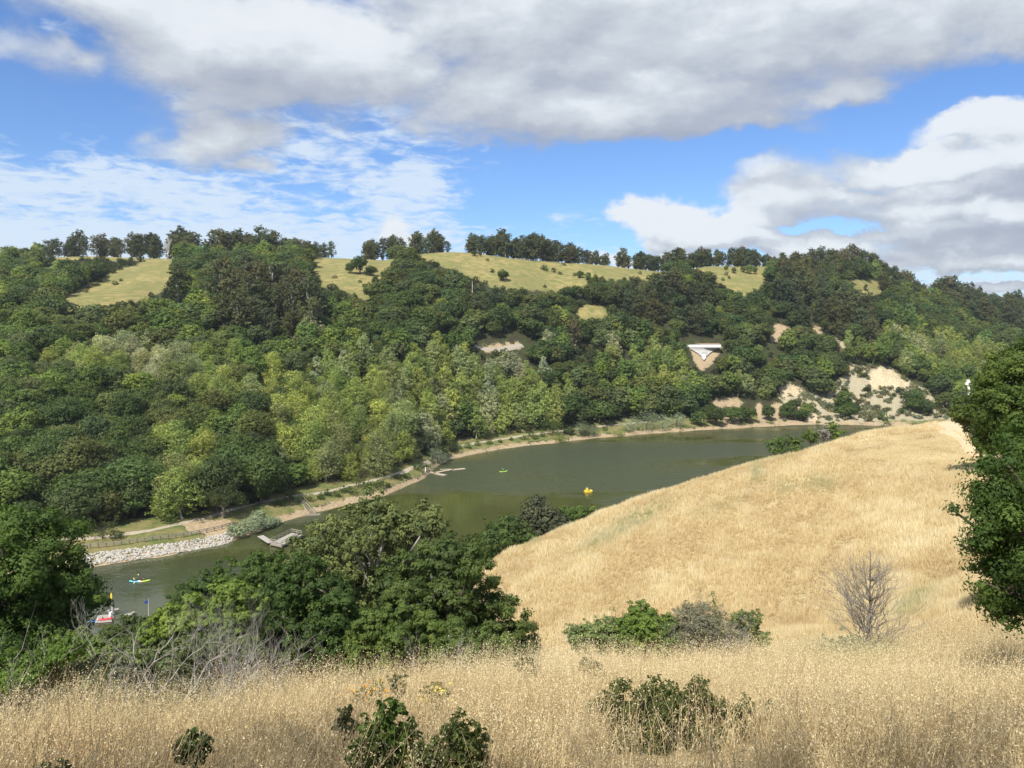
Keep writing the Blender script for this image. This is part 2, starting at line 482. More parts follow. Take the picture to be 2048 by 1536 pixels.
OPEN_GRASS = [
    [(85, 506), (345, 506), (356, 545), (335, 580), (270, 606), (118, 626), (115, 604), (190, 560), (258, 534), (292, 523), (80, 520)],
    [(620, 505), (775, 508), (800, 523), (757, 562), (735, 603), (690, 582), (640, 572), (628, 545)],
    [(800, 498), (900, 490), (1000, 498), (1210, 518), (1345, 545), (1290, 560), (1205, 562), (1168, 552), (1180, 584), (1130, 588), (1060, 582), (1000, 580), (960, 562), (930, 552), (855, 524)],
    [(1145, 628), (1165, 610), (1195, 612), (1232, 622), (1212, 634), (1152, 646)],
    [(1375, 535), (1420, 520), (1540, 520), (1528, 548), (1533, 582), (1490, 590), (1465, 580)],
    [(1692, 560), (1768, 562), (1768, 586), (1730, 590)],
]
BARE_SOIL = [
    [(1545, 648), (1590, 662), (1562, 685), (1543, 685)], [(1625, 654), (1652, 656), (1640, 674), (1622, 672)],
    [(1376, 690), (1446, 690), (1434, 712), (1402, 747), (1385, 715)], [(365, 1050), (400, 1040), (462, 1036), (470, 1062), (380, 1068)],
    [(1425, 796), (1480, 796), (1486, 812), (1430, 814)], [(1445, 826), (1475, 824), (1482, 850), (1440, 854)], [(1508, 812), (1522, 806), (1536, 838), (1518, 850)],
    [(1540, 808), (1600, 806), (1600, 842), (1550, 845)],
    [(1660, 690), (1690, 700), (1712, 735), (1700, 742), (1672, 715)],
    [(958, 690), (1040, 684), (1044, 698), (968, 702)],
]
CLIFF = [
    [(1738, 745), (1775, 735), (1822, 770), (1820, 776), (1742, 778)], [(1556, 772), (1595, 768), (1620, 782), (1612, 790), (1558, 788)],
    [(1600, 815), (1622, 800), (1640, 845), (1612, 848)],
]
SCRUB = [[(1655, 675), (1690, 685), (1725, 735), (1780, 730), (1830, 775), (1900, 800), (1910, 840), (1560, 850), (1555, 800), (1640, 785), (1685, 760)]]


def inside_any(px, py, polys):
    m = np.zeros(np.shape(px), bool)
    for p in polys: m |= in_poly(px, py, p)
    return m


PYG = HZ - F * (ZT - CAMZ) / np.maximum(YY, 0.1)
far_side = (YY > ds_g - 3)
jx, jy = 7 * fbm(XX / 14, YY / 14, 41, 3), 5 * fbm(XX / 14, YY / 14, 43, 3)
cover_grass = np.where(far_side & inside_any(PXG + jx, PYG + jy, OPEN_GRASS), 1.0, 0.0)
cover_grass = np.where(far_side & (YY > dc_g - 4) & (np.abs(AA) < 1.2), 1.0, cover_grass)
cover_soil = np.where(far_side & inside_any(PXG + jx, PYG + jy, BARE_SOIL), 1.0, 0.0)
cover_soil = np.where(far_side & (ZT < 1.0) & (ZT > -1.0) & (YY < ds_g + 8), 1.0, cover_soil)
cover_cliff = np.where(far_side & inside_any(PXG + jx * .6, PYG + jy * .6, CLIFF), 1.0, 0.0)
cover_scrub = np.where(far_side & inside_any(PXG + jx, PYG + jy, SCRUB), 1.0, 0.0)
verge = np.where(far_side & (YY < ds_g + 20) & (cover_soil < .5), 1.0, 0.0)
golden = np.where((RR < 128) & ((PXG > np.interp(YY, [0, 20, 42, 60, 80, 100], [0, 1010, 990, 950, 930, 920]) + 14 * vnoise(XX / 3, YY / 3, 61)) | (RR < 14)), 1.0, 0.0)
cover_grass, cover_soil, cover_cliff, cover_scrub, verge = [blur(blur(c, 1, 0), 1, 1) for c in (cover_grass, cover_soil, cover_cliff, cover_scrub, verge)]
# rocky faces: broken relief where the slope is bare rock
rough = fbm(XX / 3.5, ZT / 2.5 + YY / 6, 51, 4)
ZT = ZT + cover_cliff * (2.8 * rough - 1.6 * np.abs(vnoise(XX / 2.6, ZT / 12, 55))) + cover_soil * 0.35 * rough + cover_scrub * (1.5 * rough + .9 * np.abs(vnoise(XX / 2.2, ZT / 9, 53)))

nA, nR = ZT.shape
gi_ = np.arange(nA * nR).reshape(nA, nR)
gq = np.stack([gi_[:-1, :-1], gi_[1:, :-1], gi_[1:, 1:], gi_[:-1, 1:]], -1).reshape(-1, 4)[:, ::-1]

# ---------------------------------------------------------------- materials
def new_mat(name):
    m = bpy.data.materials.new(name); m.use_nodes = True
    t = m.node_tree; t.nodes.clear()
    return m, NT(t)


def finish(T, bsdf):
    o = T.node('ShaderNodeOutputMaterial'); T.l.new(bsdf, o.inputs[0])


def attr(T, name, col=False):
    n = T.node('ShaderNodeAttribute'); n.attribute_name = name
    return n.outputs['Color' if col else 'Fac']


def principled(T, col, rough=0.8, spec=0.3, normal=None, metal=0.0):
    b = T.node('ShaderNodeBsdfPrincipled')
    T.put(b.inputs['Base Color'], col if not isinstance(col, tuple) or len(col) == 4 else (*col, 1))
    T.put(b.inputs['Roughness'], rough); b.inputs['Specular IOR Level'].default_value = spec
    T.put(b.inputs['Metallic'], metal)
    if normal is not None: T.l.new(normal, b.inputs['Normal'])
    return b


def bump(T, h, strength=0.5, dist=0.1):
    b = T.node('ShaderNodeBump'); b.inputs['Strength'].default_value = strength; b.inputs['Distance'].default_value = dist
    T.l.new(h, b.inputs['Height'])
    return b.outputs[0]


def plain(name, col, rough=0.6, spec=0.4, var=0.12, scale=6.0, metal=0.0):
    """A painted, wooden or moulded surface: one colour with a little wear in it."""
    m, T = new_mat(name)
    tc_ = T.node('ShaderNodeTexCoord').outputs['Object']
    n = T.noise(tc_, scale, 4.0)
    n2 = T.noise(tc_, scale * 7, 3.0)
    k = T.add(1 - var * 1.0, T.mul(n, var * 1.4), T.mul(n2, var * .6))
    g = T.node('ShaderNodeCombineColor')
    for i in range(3): T.l.new(T.mul(k, col[i]), g.inputs[i])
    finish(T, principled(T, g.outputs[0], T.add(rough - .06, T.mul(n, .12)), spec, bump(T, n2, .15, .02), metal).outputs[0])
    return m


mat_land, T = new_mat('land')
geo = T.node('ShaderNodeNewGeometry').outputs['Position']
nb = T.noise(geo, 0.035, 5.0, 0.6)
nm = T.noise(geo, 0.22, 5.0, 0.6)
nf = T.noise(geo, 1.6, 5.0, 0.65)
nff = T.noise(geo, 9.0, 3.0, 0.6)
litter = T.mix(T.smooth(nm, .35, .65), (0.040, 0.036, 0.020), (0.050, 0.062, 0.022))
litter = T.mix(T.smooth(nf, .5, .7), litter, (0.085, 0.078, 0.045))
hillg = T.mix(T.smooth(nb, .38, .62), (0.210, 0.190, 0.072), (0.325, 0.255, 0.105))
hillg = T.mix(T.smooth(nm, .36, .66), hillg, (0.150, 0.165, 0.055))
hillg = T.mix(T.mul(T.smooth(nf, .42, .72), .5), hillg, (0.33, 0.275, 0.125))
hillg = T.mix(T.mul(T.smooth(nff, .60, .75), .5), hillg, (0.13, 0.13, 0.05))
soil = T.mix(T.smooth(nf, .3, .7), (0.30, 0.215, 0.125), (0.45, 0.36, 0.23))
soil = T.mix(T.smooth(nff, .55, .7), soil, (0.20, 0.145, 0.09))
rock = T.mix(T.smooth(nf, .32, .68), (0.36, 0.28, 0.165), (0.66, 0.56, 0.38))
rock = T.mix(T.smooth(nff, .58, .68), rock, (0.22, 0.165, 0.10))
scrubc = T.mix(T.smooth(nf, .35, .65), (0.42, 0.36, 0.245), (0.27, 0.245, 0.155))
scrubc = T.mix(T.smooth(nff, .5, .7), scrubc, (0.43, 0.37, 0.255))
vergec = T.mix(T.smooth(nm, .4, .6), (0.10, 0.135, 0.038), (0.21, 0.185, 0.075))
vergec = T.mix(T.smooth(nf, .5, .7), vergec, (0.25, 0.185, 0.10))
straw = T.mix(T.smooth(nm, .35, .65), (0.43, 0.33, 0.165), (0.50, 0.40, 0.21))
straw = T.mix(T.mul(T.smooth(nff, .45, .7), .7), straw, (0.27, 0.20, 0.10))
c = litter
for a_, cc in (('verge', vergec), ('grass', hillg), ('scrub', scrubc), ('soil', soil), ('cliff', rock), ('golden', straw)):
    e = attr(T, a_)
    if a_ != 'golden': e = T.smooth(T.add(e, T.mul(T.sub(nf, .5), 1.1), T.mul(T.sub(nm, .5), .9)), .36, .62)
    c = T.mix(e, c, cc)
hb = T.add(T.mul(nf, .6), T.mul(nff, .25))
finish(T, principled(T, c, 0.95, 0.1, bump(T, hb, .7, .35)).outputs[0])

ZSURF = ZT
V = np.stack([XX, YY, ZT], -1).reshape(-1, 3)
me = mesh_np('terrain', V, quads=gq, mats=[mat_land], smooth=True,
             attrs={k: v.ravel() for k, v in dict(grass=cover_grass, soil=cover_soil, cliff=cover_cliff, scrub=cover_scrub, verge=verge, golden=golden).items()})
put('terrain', me, kind='structure')

# ---------------------------------------------------------------- the lake
mat_water, T = new_mat('lake_water')
geo = T.node('ShaderNodeNewGeometry').outputs['Position']
# cat's-paws: patches of wind ripple between smooth slicks, drawn out across the view
patch = T.noise(T.mapping(geo, (0.009, 0.026, 1)), 1.0, 3.0, 0.5, 0.7)
p2 = T.noise(T.mapping(geo, (0.05, 0.12, 1), (5, 2, 0)), 1.0, 4.0, 0.6, 0.4)
sy_ = T.node('ShaderNodeSeparateXYZ'); T.l.new(geo, sy_.inputs[0])
wind = T.smooth(T.add(sy_.outputs[1], T.mul(sy_.outputs[0], .45)), 165.0, 235.0, -0.10, 0.035)     # the narrow near arm lies sheltered
rip = T.smooth(T.add(T.mul(patch, .75), T.mul(p2, .25), wind), 0.44, 0.56)
w1 = T.noise(T.mapping(geo, (0.30, 0.62, 1)), 1.0, 2.0, 0.5, 0.3)
w2 = T.noise(T.mapping(geo, (1.2, 2.0, 1)), 1.0, 2.0, 0.5)
hgt = T.add(T.mul(w1, 0.55), T.mul(w2, 0.3))
bn = T.node('ShaderNodeBump'); bn.inputs['Distance'].default_value = 0.75
T.l.new(hgt, bn.inputs['Height']); T.l.new(T.lin(rip, 0, 1, 0.035, 1.0), bn.inputs['Strength'])
wcol = T.mix(T.smooth(patch, .35, .65), (0.060, 0.066, 0.020), (0.050, 0.060, 0.030))
b = principled(T, wcol, T.lin(rip, 0, 1, 0.03, 0.32), 0.5, bn.outputs[0])
b.inputs['IOR'].default_value = 1.33
finish(T, b.outputs[0])
# one sheet, finer near the shores, out to both ends of the reservoir
xs = np.linspace(-700, 900, 9); ys = np.linspace(60, 520, 7)
gx, gy = np.meshgrid(xs, ys, indexing='ij')
gi2 = np.arange(63).reshape(9, 7)
q = np.stack([gi2[:-1, :-1], gi2[1:, :-1], gi2[1:, 1:], gi2[:-1, 1:]], -1).reshape(-1, 4)
put('water', mesh_np('water', np.stack([gx.ravel(), gy.ravel(), np.zeros(63)], -1), quads=q, mats=[mat_water]), kind='structure')

# ---------------------------------------------------------------- plants: materials and generators
def foliage_mat(name, colour=None, trans=0.32, rough=0.6, spec=0.15, rand=0.0):
    """Leaves. colour None: the plant's own object colour. The 'tone' of each leaf and bough varies it."""
    m, T = new_mat(name)
    oi = T.node('ShaderNodeObjectInfo')
    base = oi.outputs['Color'] if colour is None else None
    tone = attr(T, 'tone')
    if base is None:
        k0 = T.lin(oi.outputs['Random'], 0, 1, 1 - rand, 1 + rand)
        g = T.node('ShaderNodeCombineColor')
        r2 = T.m('FRACT', T.mul(oi.outputs['Random'], 7.31))
        for i in range(3):
            T.l.new(T.mul(k0, T.lin(r2, 0, 1, colour[i] * (1.18, 1.0, .86)[i], colour[i] * (.82, 1.0, 1.12)[i])), g.inputs[i])
        base = g.outputs[0]
    k = T.lin(tone, 0, 1, 0.62, 1.45)
    col = T.mix(1.0, base, T.vec(T.mul(k, T.lin(tone, 0, 1, .90, 1.12)), k, T.mul(k, T.lin(tone, 0, 1, 1.08, .82))), 'MULTIPLY')
    p = principled(T, col, rough, spec)
    tr = T.node('ShaderNodeBsdfTranslucent')
    T.l.new(T.mix(1.0, col, (1.25, 1.35, 0.6), 'MULTIPLY'), tr.inputs[0])
    mx = T.node('ShaderNodeMixShader'); mx.inputs[0].default_value = trans
    T.l.new(p.outputs[0], mx.inputs[1]); T.l.new(tr.outputs[0], mx.inputs[2])
    finish(T, mx.outputs[0])
    return m


def bark_mat(name, c1, c2, scale=3.0):
    m, T = new_mat(name)
    tc_ = T.node('ShaderNodeTexCoord').outputs['Object']
    n = T.noise(T.mapping(tc_, (1, 1, .35)), scale, 5.0, .65)
    finish(T, principled(T, T.mix(T.smooth(n, .35, .65), c1, c2), .9, .15, bump(T, n, .6, .06)).outputs[0])
    return m


mat_leaf = foliage_mat('leaves')
mat_leaf_dull = foliage_mat('dull_leaves', trans=0.12, rough=0.7, spec=0.12)
mat_bark = bark_mat('bark', (0.075, 0.058, 0.042), (0.15, 0.125, 0.10))
mat_bark_pale = bark_mat('pale_bark', (0.20, 0.18, 0.15), (0.40, 0.37, 0.32))
mat_dead = bark_mat('dead_wood', (0.20, 0.18, 0.165), (0.38, 0.355, 0.325), 8.0)
mat_dead_grey = bark_mat('weathered_twigs', (0.17, 0.158, 0.135), (0.33, 0.31, 0.27), 8.0)
mat_dead_brown = bark_mat('brown_twigs', (0.155, 0.14, 0.115), (0.30, 0.275, 0.235), 8.0)


def unit(v):
    return v / np.maximum(np.linalg.norm(v, axis=-1, keepdims=True), 1e-9)


def leaves(g, P, Nrm, size, aspect=0.6, bend=0.18, up=0.0, size_var=0.35, tri=False):
    """Leaf quads at P facing Nrm; returns verts, quads."""
    n = len(P)
    t = unit(np.cross(Nrm, g.normal(size=(n, 3))))
    if up:
        t = unit(t + np.array([0, 0, up]))
        t = unit(t - Nrm * np.sum(t * Nrm, 1, keepdims=True))
    b = np.cross(Nrm, t)
    s = (size * (1 + size_var * g.uniform(-1, 1, n)))[:, None]
    if tri:
        Vv = np.stack([P - t * s * .5 - b * s * aspect * .5, P - t * s * .5 + b * s * aspect * .5, P + t * s * .6 + Nrm * s * bend * .5], 1)
        return Vv.reshape(-1, 3), np.arange(3 * n).reshape(-1, 3)[:, [0, 1, 2, 2]]
    Vv = np.stack([P - t * s * .5, P + b * s * aspect * .5 + Nrm * s * bend, P + t * s * .5, P - b * s * aspect * .5 + Nrm * s * bend], 1)
    return Vv.reshape(-1, 3), np.arange(4 * n).reshape(-1, 4)


def crown_arrays(seed, lobes, n, size, inner=0.22, spread=0.45, aspect=0.62, upn=0.30, rag=0.12, up=0.0, cut=None, cl=8, cr=0.17, flat=.62, cw=.55, tri=False):
    """Leaves in twig clusters spread through the outer part of a crown of overlapping boughs. lobes: (x, y, z, rx, ry, rz)."""
    g = np.random.default_rng(seed)
    L = np.array(lobes, float)
    w = (L[:, 3] * L[:, 4] + L[:, 4] * L[:, 5] + L[:, 3] * L[:, 5]); w = w / w.sum()
    ltone = g.uniform(0.34, 0.66, len(L))
    pts, nr, tn, rr_ = [], [], [], []
    need = max(8, n // cl)
    while need > 0:
        k = int(need * 1.8) + 50
        li = g.choice(len(L), k, p=w)
        d = unit(g.normal(size=(k, 3)))
        deep = g.random(k) < inner
        rad = np.where(deep, g.uniform(.35, .85, k), .97 + rag * g.normal(size=k))
        wob = 1 + 0.13 * np.sin(d[:, 0] * 7 + li) * np.sin(d[:, 1] * 6 + 2 * li) + .08 * np.sin(d[:, 2] * 11 + li)
        p = L[li, :3] + d * L[li, 3:] * (rad * wob)[:, None]
        q = np.min(np.linalg.norm((p[:, None, :] - L[None, :, :3]) / L[None, :, 3:], axis=2), axis=1)
        ok = (q > 0.80) | deep
        if cut is not None: ok &= p[:, 2] > cut
        pts.append(p[ok]); nr.append(unit(d / L[li, 3:])[ok]); rr_.append(L[li, 3][ok])
        tn.append(np.clip(ltone[li[ok]] + g.normal(size=ok.sum()) * .13, 0, 1))
        need -= int(ok.sum())
    m = max(8, n // cl)
    P_ = np.concatenate(pts)[:m]; O_ = np.concatenate(nr)[:m]; t_ = np.concatenate(tn)[:m]; r_ = np.concatenate(rr_)[:m]
    off = unit(g.normal(size=(m, cl, 3))) * (g.random((m, cl, 1)) ** .45) * np.array([1, 1, flat])
    P2 = P_[:, None] + off * (np.median(r_) * cr * 2.2 * g.uniform(.5, 1.35, (m, 1, 1)))
    N2 = unit(O_[:, None] * (1 - spread) + unit(off) * cw + unit(g.normal(size=(m, cl, 3))) * spread + np.array([0, 0, upn]))
    T2 = np.clip(t_[:, None] + g.normal(size=(m, cl)) * .12, 0, 1)
    Vv, q = leaves(g, P2.reshape(-1, 3), N2.reshape(-1, 3), size, aspect, up=up, tri=tri)
    return Vv, q, np.repeat(T2.ravel(), 3 if tri else 4)


def tube_arrays(path, radii, sides=6):
    """A tapered limb along a polyline."""
    path = np.asarray(path, float); k = len(path)
    tan = unit(np.gradient(path, axis=0))
    ref = np.where(np.abs(tan[:, 2:3]) > .9, np.array([[1., 0, 0]]), np.array([[0., 0, 1]]))
    a = unit(np.cross(tan, ref)); b = np.cross(tan, a)
    th = np.linspace(0, 2 * math.pi, sides, endpoint=False)
    ring = path[:, None] + (a[:, None] * np.cos(th)[None, :, None] + b[:, None] * np.sin(th)[None, :, None]) * np.asarray(radii, float)[:, None, None]
    idx = np.arange(k * sides).reshape(k, sides)
    q = np.stack([idx[:-1], idx[1:], np.roll(idx[1:], -1, 1), np.roll(idx[:-1], -1, 1)], -1).reshape(-1, 4)
    return ring.reshape(-1, 3), q


class Bag:
    """Collects vertex/quad arrays with a tone and a material slot each."""
    def __init__(s): s.V, s.Q, s.T, s.M, s.n = [], [], [], [], 0
    def add(s, V, Q, tone=0.5, mat=0):
        V = np.asarray(V, float)
        s.V.append(V); s.Q.append(np.asarray(Q) + s.n); s.T.append(np.full(len(V), tone) if np.isscalar(tone) else tone)
        s.M.append(np.full(len(Q), mat)); s.n += len(V)
    def mesh(s, name, mats, smooth=False):
        Q, M = np.concatenate(s.Q), np.concatenate(s.M); k = Q[:, 2] == Q[:, 3]
        return mesh_np(name, np.concatenate(s.V), quads=Q[~k], tris=Q[k][:, :3], mats=mats, qmat=M[~k], tmat=M[k], attrs={'tone': np.concatenate(s.T)}, smooth=smooth)


def curve(p0, p1, g, wob=.15, n=5, sag=0.0):
    p0, p1 = np.asarray(p0, float), np.asarray(p1, float)
    t = np.linspace(0, 1, n)[:, None]
    L = np.linalg.norm(p1 - p0)
    p = p0 + (p1 - p0) * t + g.normal(size=(n, 3)) * wob * L * .3 * np.sin(t * math.pi)
    p[:, 2] += sag * L * np.sin(t[:, 0] * math.pi)
    return p


def limbs(g, bag, base, lobes, r0, sides=6, fork=0.35, mat=0, wob=.2, only=None):
    """A trunk that forks into limbs reaching every bough."""
    L = np.array(lobes, float)
    c = L[:, :3].mean(0)
    f = np.array([base[0] * .6 + c[0] * .4, base[1] * .6 + c[1] * .4, base[2] + (c[2] - base[2]) * fork])
    bag.add(*tube_arrays(curve(np.array(base) - [0, 0, .4], f, g, wob * .6, 5), np.linspace(r0 * 1.25, r0 * .8, 5), sides), mat=mat)
    for i in range(len(L)):
        if only is not None and i not in only: continue
        e = L[i, :3]
        bag.add(*tube_arrays(curve(f - [0, 0, r0 * .3], e, g, wob, 6, sag=.08), np.linspace(r0 * .55, r0 * .10, 6), max(4, sides - 1)), mat=mat)


def dome_lobes(g, rx, rz, zc, n=12, lr=(.34, .52), flat=.75):
    """A broad rounded crown: a core and boughs bulging from it."""
    out = [(0, 0, zc, rx * .72, rx * .72, rz * .72)]
    for k in range(n):
        th = 2 * math.pi * (k + g.uniform(-.4, .4)) * 0.381966 * 1.0
        h = g.uniform(-.25, 1.0)
        rr = math.sqrt(max(0, 1 - max(h, 0) ** 2)) * rx * .68
        s = g.uniform(*lr) * rx
        out.append((rr * math.cos(th) * g.uniform(.8, 1.1), rr * math.sin(th) * g.uniform(.8, 1.1), zc + h * rz * .68, s, s, s * flat))
    return out


def tall_lobes(g, rx, h, n=10):
    out = []
    for k in range(n):
        t = (k + .5) / n
        z = h * (.22 + .74 * t)
        w = rx * (1.0 - .75 * max(0, t - .35) / .65) * g.uniform(.5, .8)
        th = g.uniform(0, 6.283)
        s = rx * g.uniform(.36, .56) * (1.1 - .5 * t)
        out.append((math.cos(th) * w * .75, math.sin(th) * w * .75, z, s, s, s * 1.15))
    return out


def euc_lobes(g, rx, h, n=12):
    out = []
    for k in range(n):
        t = (k + g.uniform(0, 1)) / n
        z = h * (.13 + .80 * t)
        w = rx * math.sin(math.pi * (.22 + .60 * t)) * g.uniform(.15, .95)
        th = g.uniform(0, 6.283)
        s = rx * g.uniform(.26, .44)
        out.append((math.cos(th) * w, math.sin(th) * w, z, s, s, s * g.uniform(.75, 1.1)))
    out.append((0, 0, h * .95, rx * .34, rx * .34, rx * .28))
    return out


def make_tree(kind, seed, n, size, split=False):
    """kind -> one mesh (leaves slot 0, bark slot 1), or (crown, trunk) when split."""
    g = np.random.default_rng(seed)
    kw = {}
    if kind == 'oak':
        lb = dome_lobes(g, 4.6, 3.8, 4.9, 13); base_r = .32; fork = .45; bark = mat_bark
    elif kind == 'bay':
        lb = dome_lobes(g, 4.0, 5.0, 5.6, 15, (.28, .44), 1.0); base_r = .24; fork = .4; bark = mat_bark
    elif kind == 'willow':
        lb = tall_lobes(g, 4.0, 10.5, 15); base_r = .22; fork = .35; bark = mat_bark_pale; kw = dict(up=.9, aspect=.45, rag=.2, upn=.1)
    elif kind == 'euc':
        lb = euc_lobes(g, 6.2, 22.0, 22); base_r = .42; fork = .5; bark = mat_bark_pale; kw = dict(inner=.35, rag=.16, upn=.35)
    elif kind == 'shrub':
        lb = dome_lobes(g, 1.5, 1.2, 1.0, 8, (.35, .5), .9); base_r = .06; fork = .4; bark = mat_bark; kw = dict(rag=.2)
    elif kind == 'conifer':
        lb = []
        for k in range(20):
            t = k / 19
            th = k * 2.4; w = 3.2 * (1 - t) ** .8 * g.uniform(.75, 1.0)
            lb.append((math.cos(th) * w, math.sin(th) * w, 1.8 + 9.4 * t, 1.25 * (1.05 - .7 * t), 1.25 * (1.05 - .7 * t), .8))
        base_r = .25; fork = .6; bark = mat_bark; kw = dict(up=.5, rag=.2)
    if kind != 'shrub': kw['tri'] = True; size *= 1.06; kw.setdefault('aspect', .75)
    lv = crown_arrays(seed + 1, lb, n, size, **kw)
    wood = Bag()
    if kind == 'euc':
        top = np.array([0, 0, 20.5]) + g.normal(size=3) * [1.2, 1.2, .3]
        tr = curve((0, 0, -.6), top, g, .10, 9)
        wood.add(*tube_arrays(tr, np.linspace(.5, .10, 9), 6), mat=1)
        for l in lb[::2]:
            k = int(np.clip((l[2] / 22 - .18) * 9, 1, 7))
            wood.add(*tube_arrays(curve(tr[k], l[:3], g, .15, 5, .05), np.linspace(.22, .05, 5), 4), mat=1)
    else:
        limbs(g, wood, (0, 0, 0), lb, base_r, 6, fork, mat=1, only=range(0, len(lb), 2))
    if split:
        b = Bag(); b.add(*lv, mat=0)
        return b.mesh(kind + '_crown', [mat_leaf]), wood.mesh(kind + '_trunk', [bark, bark], True)
    wood.add(*lv, mat=0)
    return wood.mesh(kind + '_tree', [mat_leaf, bark])


def branches(g, bag, p, d, L, r, depth, sides=4, spread=.6, n=(2, 4), up=.15, mat=0, keep=.7):
    """Bare recursive twigs."""
    e = p + d * L
    mid = curve(p, e, g, .22, 4)
    thin = mid if depth > 1 else mid[[0, 1, 3]]
    bag.add(*tube_arrays(thin, np.linspace(r, r * .55, len(thin)), sides if depth > 1 else 3), mat=mat)
    if depth <= 0: return
    for k in range(int(g.integers(n[0], n[1] + 1))):
        nd = unit(d + g.normal(size=3) * spread + np.array([0, 0, up]))
        q = mid[-1] if k == 0 else mid[int(g.integers(1, 4))]
        branches(g, bag, q, nd, L * g.uniform(keep * .8, keep * 1.15), r * .58, depth - 1, max(3, sides - 1), spread, n, up, mat, keep)


def bare_tree_mesh(seed, h, r, mat, depth=5, spread=.55, stems=1, lean=.3, n=(2, 3), name='bare_tree', up=.2, L0=.28):
    g = np.random.default_rng(seed); bag = Bag()
    for s in range(stems):
        d = unit(np.array([g.normal() * lean, g.normal() * lean, 1.0]))
        branches(g, bag, np.array([g.normal() * .04 * stems, g.normal() * .04 * stems, -.1]), d, h * L0, r, depth, 5, spread, n, up)
    return bag.mesh(name, [mat])


def gn_scatter(name, points, scales, rots, picks, proto_meshes, label=None, tilt=None):
    """One object of kind stuff: copies of the prototype meshes on points (geometry nodes)."""
    me = bpy.data.meshes.new(name)
    pts = np.ascontiguousarray(points, np.float32)
    me.vertices.add(len(pts)); me.vertices.foreach_set('co', pts.ravel())
    sc = np.asarray(scales, np.float32)
    if sc.ndim == 1: sc = np.repeat(sc[:, None], 3, 1)
    a = me.attributes.new('sc', 'FLOAT_VECTOR', 'POINT'); a.data.foreach_set('vector', np.ascontiguousarray(sc).ravel())
    rv = np.zeros((len(pts), 3), np.float32); rv[:, 2] = rots
    if tilt is not None: rv[:, :2] = tilt
    a = me.attributes.new('rt', 'FLOAT_VECTOR', 'POINT'); a.data.foreach_set('vector', rv.ravel())
    a = me.attributes.new('pk', 'INT', 'POINT'); a.data.foreach_set('value', np.asarray(picks, np.int32))
    o = put(name, me, label=label, kind='stuff')
    c = bpy.data.collections.new(name + '_kinds')
    for i, pm in enumerate(proto_meshes):
        po = bpy.data.objects.new(f'{name}_kind_{i:02d}', pm); c.objects.link(po)
    ng = bpy.data.node_groups.new(name, 'GeometryNodeTree')
    ng.interface.new_socket('Geometry', in_out='INPUT', socket_type='NodeSocketGeometry')
    ng.interface.new_socket('Geometry', in_out='OUTPUT', socket_type='NodeSocketGeometry')
    N = ng.nodes; Lk = ng.links
    i_, o_ = N.new('NodeGroupInput'), N.new('NodeGroupOutput')
    ci = N.new('GeometryNodeCollectionInfo'); ci.inputs[0].default_value = c; ci.inputs[1].default_value = True; ci.inputs[2].default_value = True
    ip = N.new('GeometryNodeInstanceOnPoints')
    def na(n, t):
        x = N.new('GeometryNodeInputNamedAttribute'); x.data_type = t; x.inputs[0].default_value = n; return x.outputs[0]
    Lk.new(i_.outputs[0], ip.inputs['Points']); Lk.new(ci.outputs[0], ip.inputs['Instance'])
    ip.inputs['Pick Instance'].default_value = True
    Lk.new(na('pk', 'INT'), ip.inputs['Instance Index'])
    e2r = N.new('FunctionNodeEulerToRotation'); Lk.new(na('rt', 'FLOAT_VECTOR'), e2r.inputs[0])
    Lk.new(e2r.outputs[0], ip.inputs['Rotation']); Lk.new(na('sc', 'FLOAT_VECTOR'), ip.inputs['Scale'])
    Lk.new(ip.outputs[0], o_.inputs[0])
    md = o.modifiers.new('scatter', 'NODES'); md.node_group = ng
    return o


def swap_mats(me, mats):
    m2 = me.copy(); m2.materials.clear()
    for m_ in mats: m2.materials.append(m_)
    return m2


ORD = 'nearest second third fourth fifth sixth seventh eighth ninth tenth eleventh twelfth thirteenth fourteenth fifteenth sixteenth seventeenth eighteenth nineteenth twentieth'.split()
TENS = ['', '', 'twenty', 'thirty', 'forty', 'fifty', 'sixty', 'seventy', 'eighty', 'ninety']


def ordinal(i):
    if i < 20: return ORD[i] if i == 0 else ORD[i] + ' nearest'
    k = i + 1
    t, u = divmod(k, 10)
    if t > 9: return f'{k}th nearest'
    return (TENS[t][:-1] + 'ieth' if u == 0 else TENS[t] + '-' + ['', 'first'] [u] if u == 1 else TENS[t] + '-' + ORD[u - 1]) + ' nearest'

# ---------------------------------------------------------------- the woods across the lake
EUC_GROVE = [[(425, 560), (470, 535), (560, 530), (640, 570), (640, 660), (560, 680), (450, 660)], [(300, 530), (352, 530), (372, 570), (365, 615), (305, 612)],
             [(1212, 575), (1290, 558), (1400, 555), (1420, 600), (1400, 670), (1300, 660), (1225, 640)], [(1540, 540), (1620, 525), (1660, 560), (1700, 590), (1740, 600), (1775, 640), (1760, 690), (1600, 640), (1530, 590)],
             [(1135, 665), (1180, 655), (1200, 690), (1180, 725), (1140, 715)], [(920, 565), (1000, 570), (1005, 620), (930, 625)], [(1900, 570), (2070, 585), (2100, 680), (1990, 660), (1900, 610)]]
WILLOW_BELT = [[(125, 715), (250, 690), (420, 705), (600, 735), (700, 712), (900, 695), (1060, 735), (1150, 770), (1135, 850), (1000, 885), (900, 900), (850, 935), (720, 950), (600, 935), (540, 900), (500, 850), (430, 800), (300, 770), (160, 760)],
               [(1200, 700), (1330, 700), (1390, 740), (1400, 790), (1300, 800), (1210, 780)], [(310, 890), (410, 870), (440, 930), (400, 1030), (330, 1020)], [(1480, 760), (1560, 780), (1540, 820), (1450, 800)], [(1790, 660), (2000, 700), (1990, 760), (1850, 740)]]
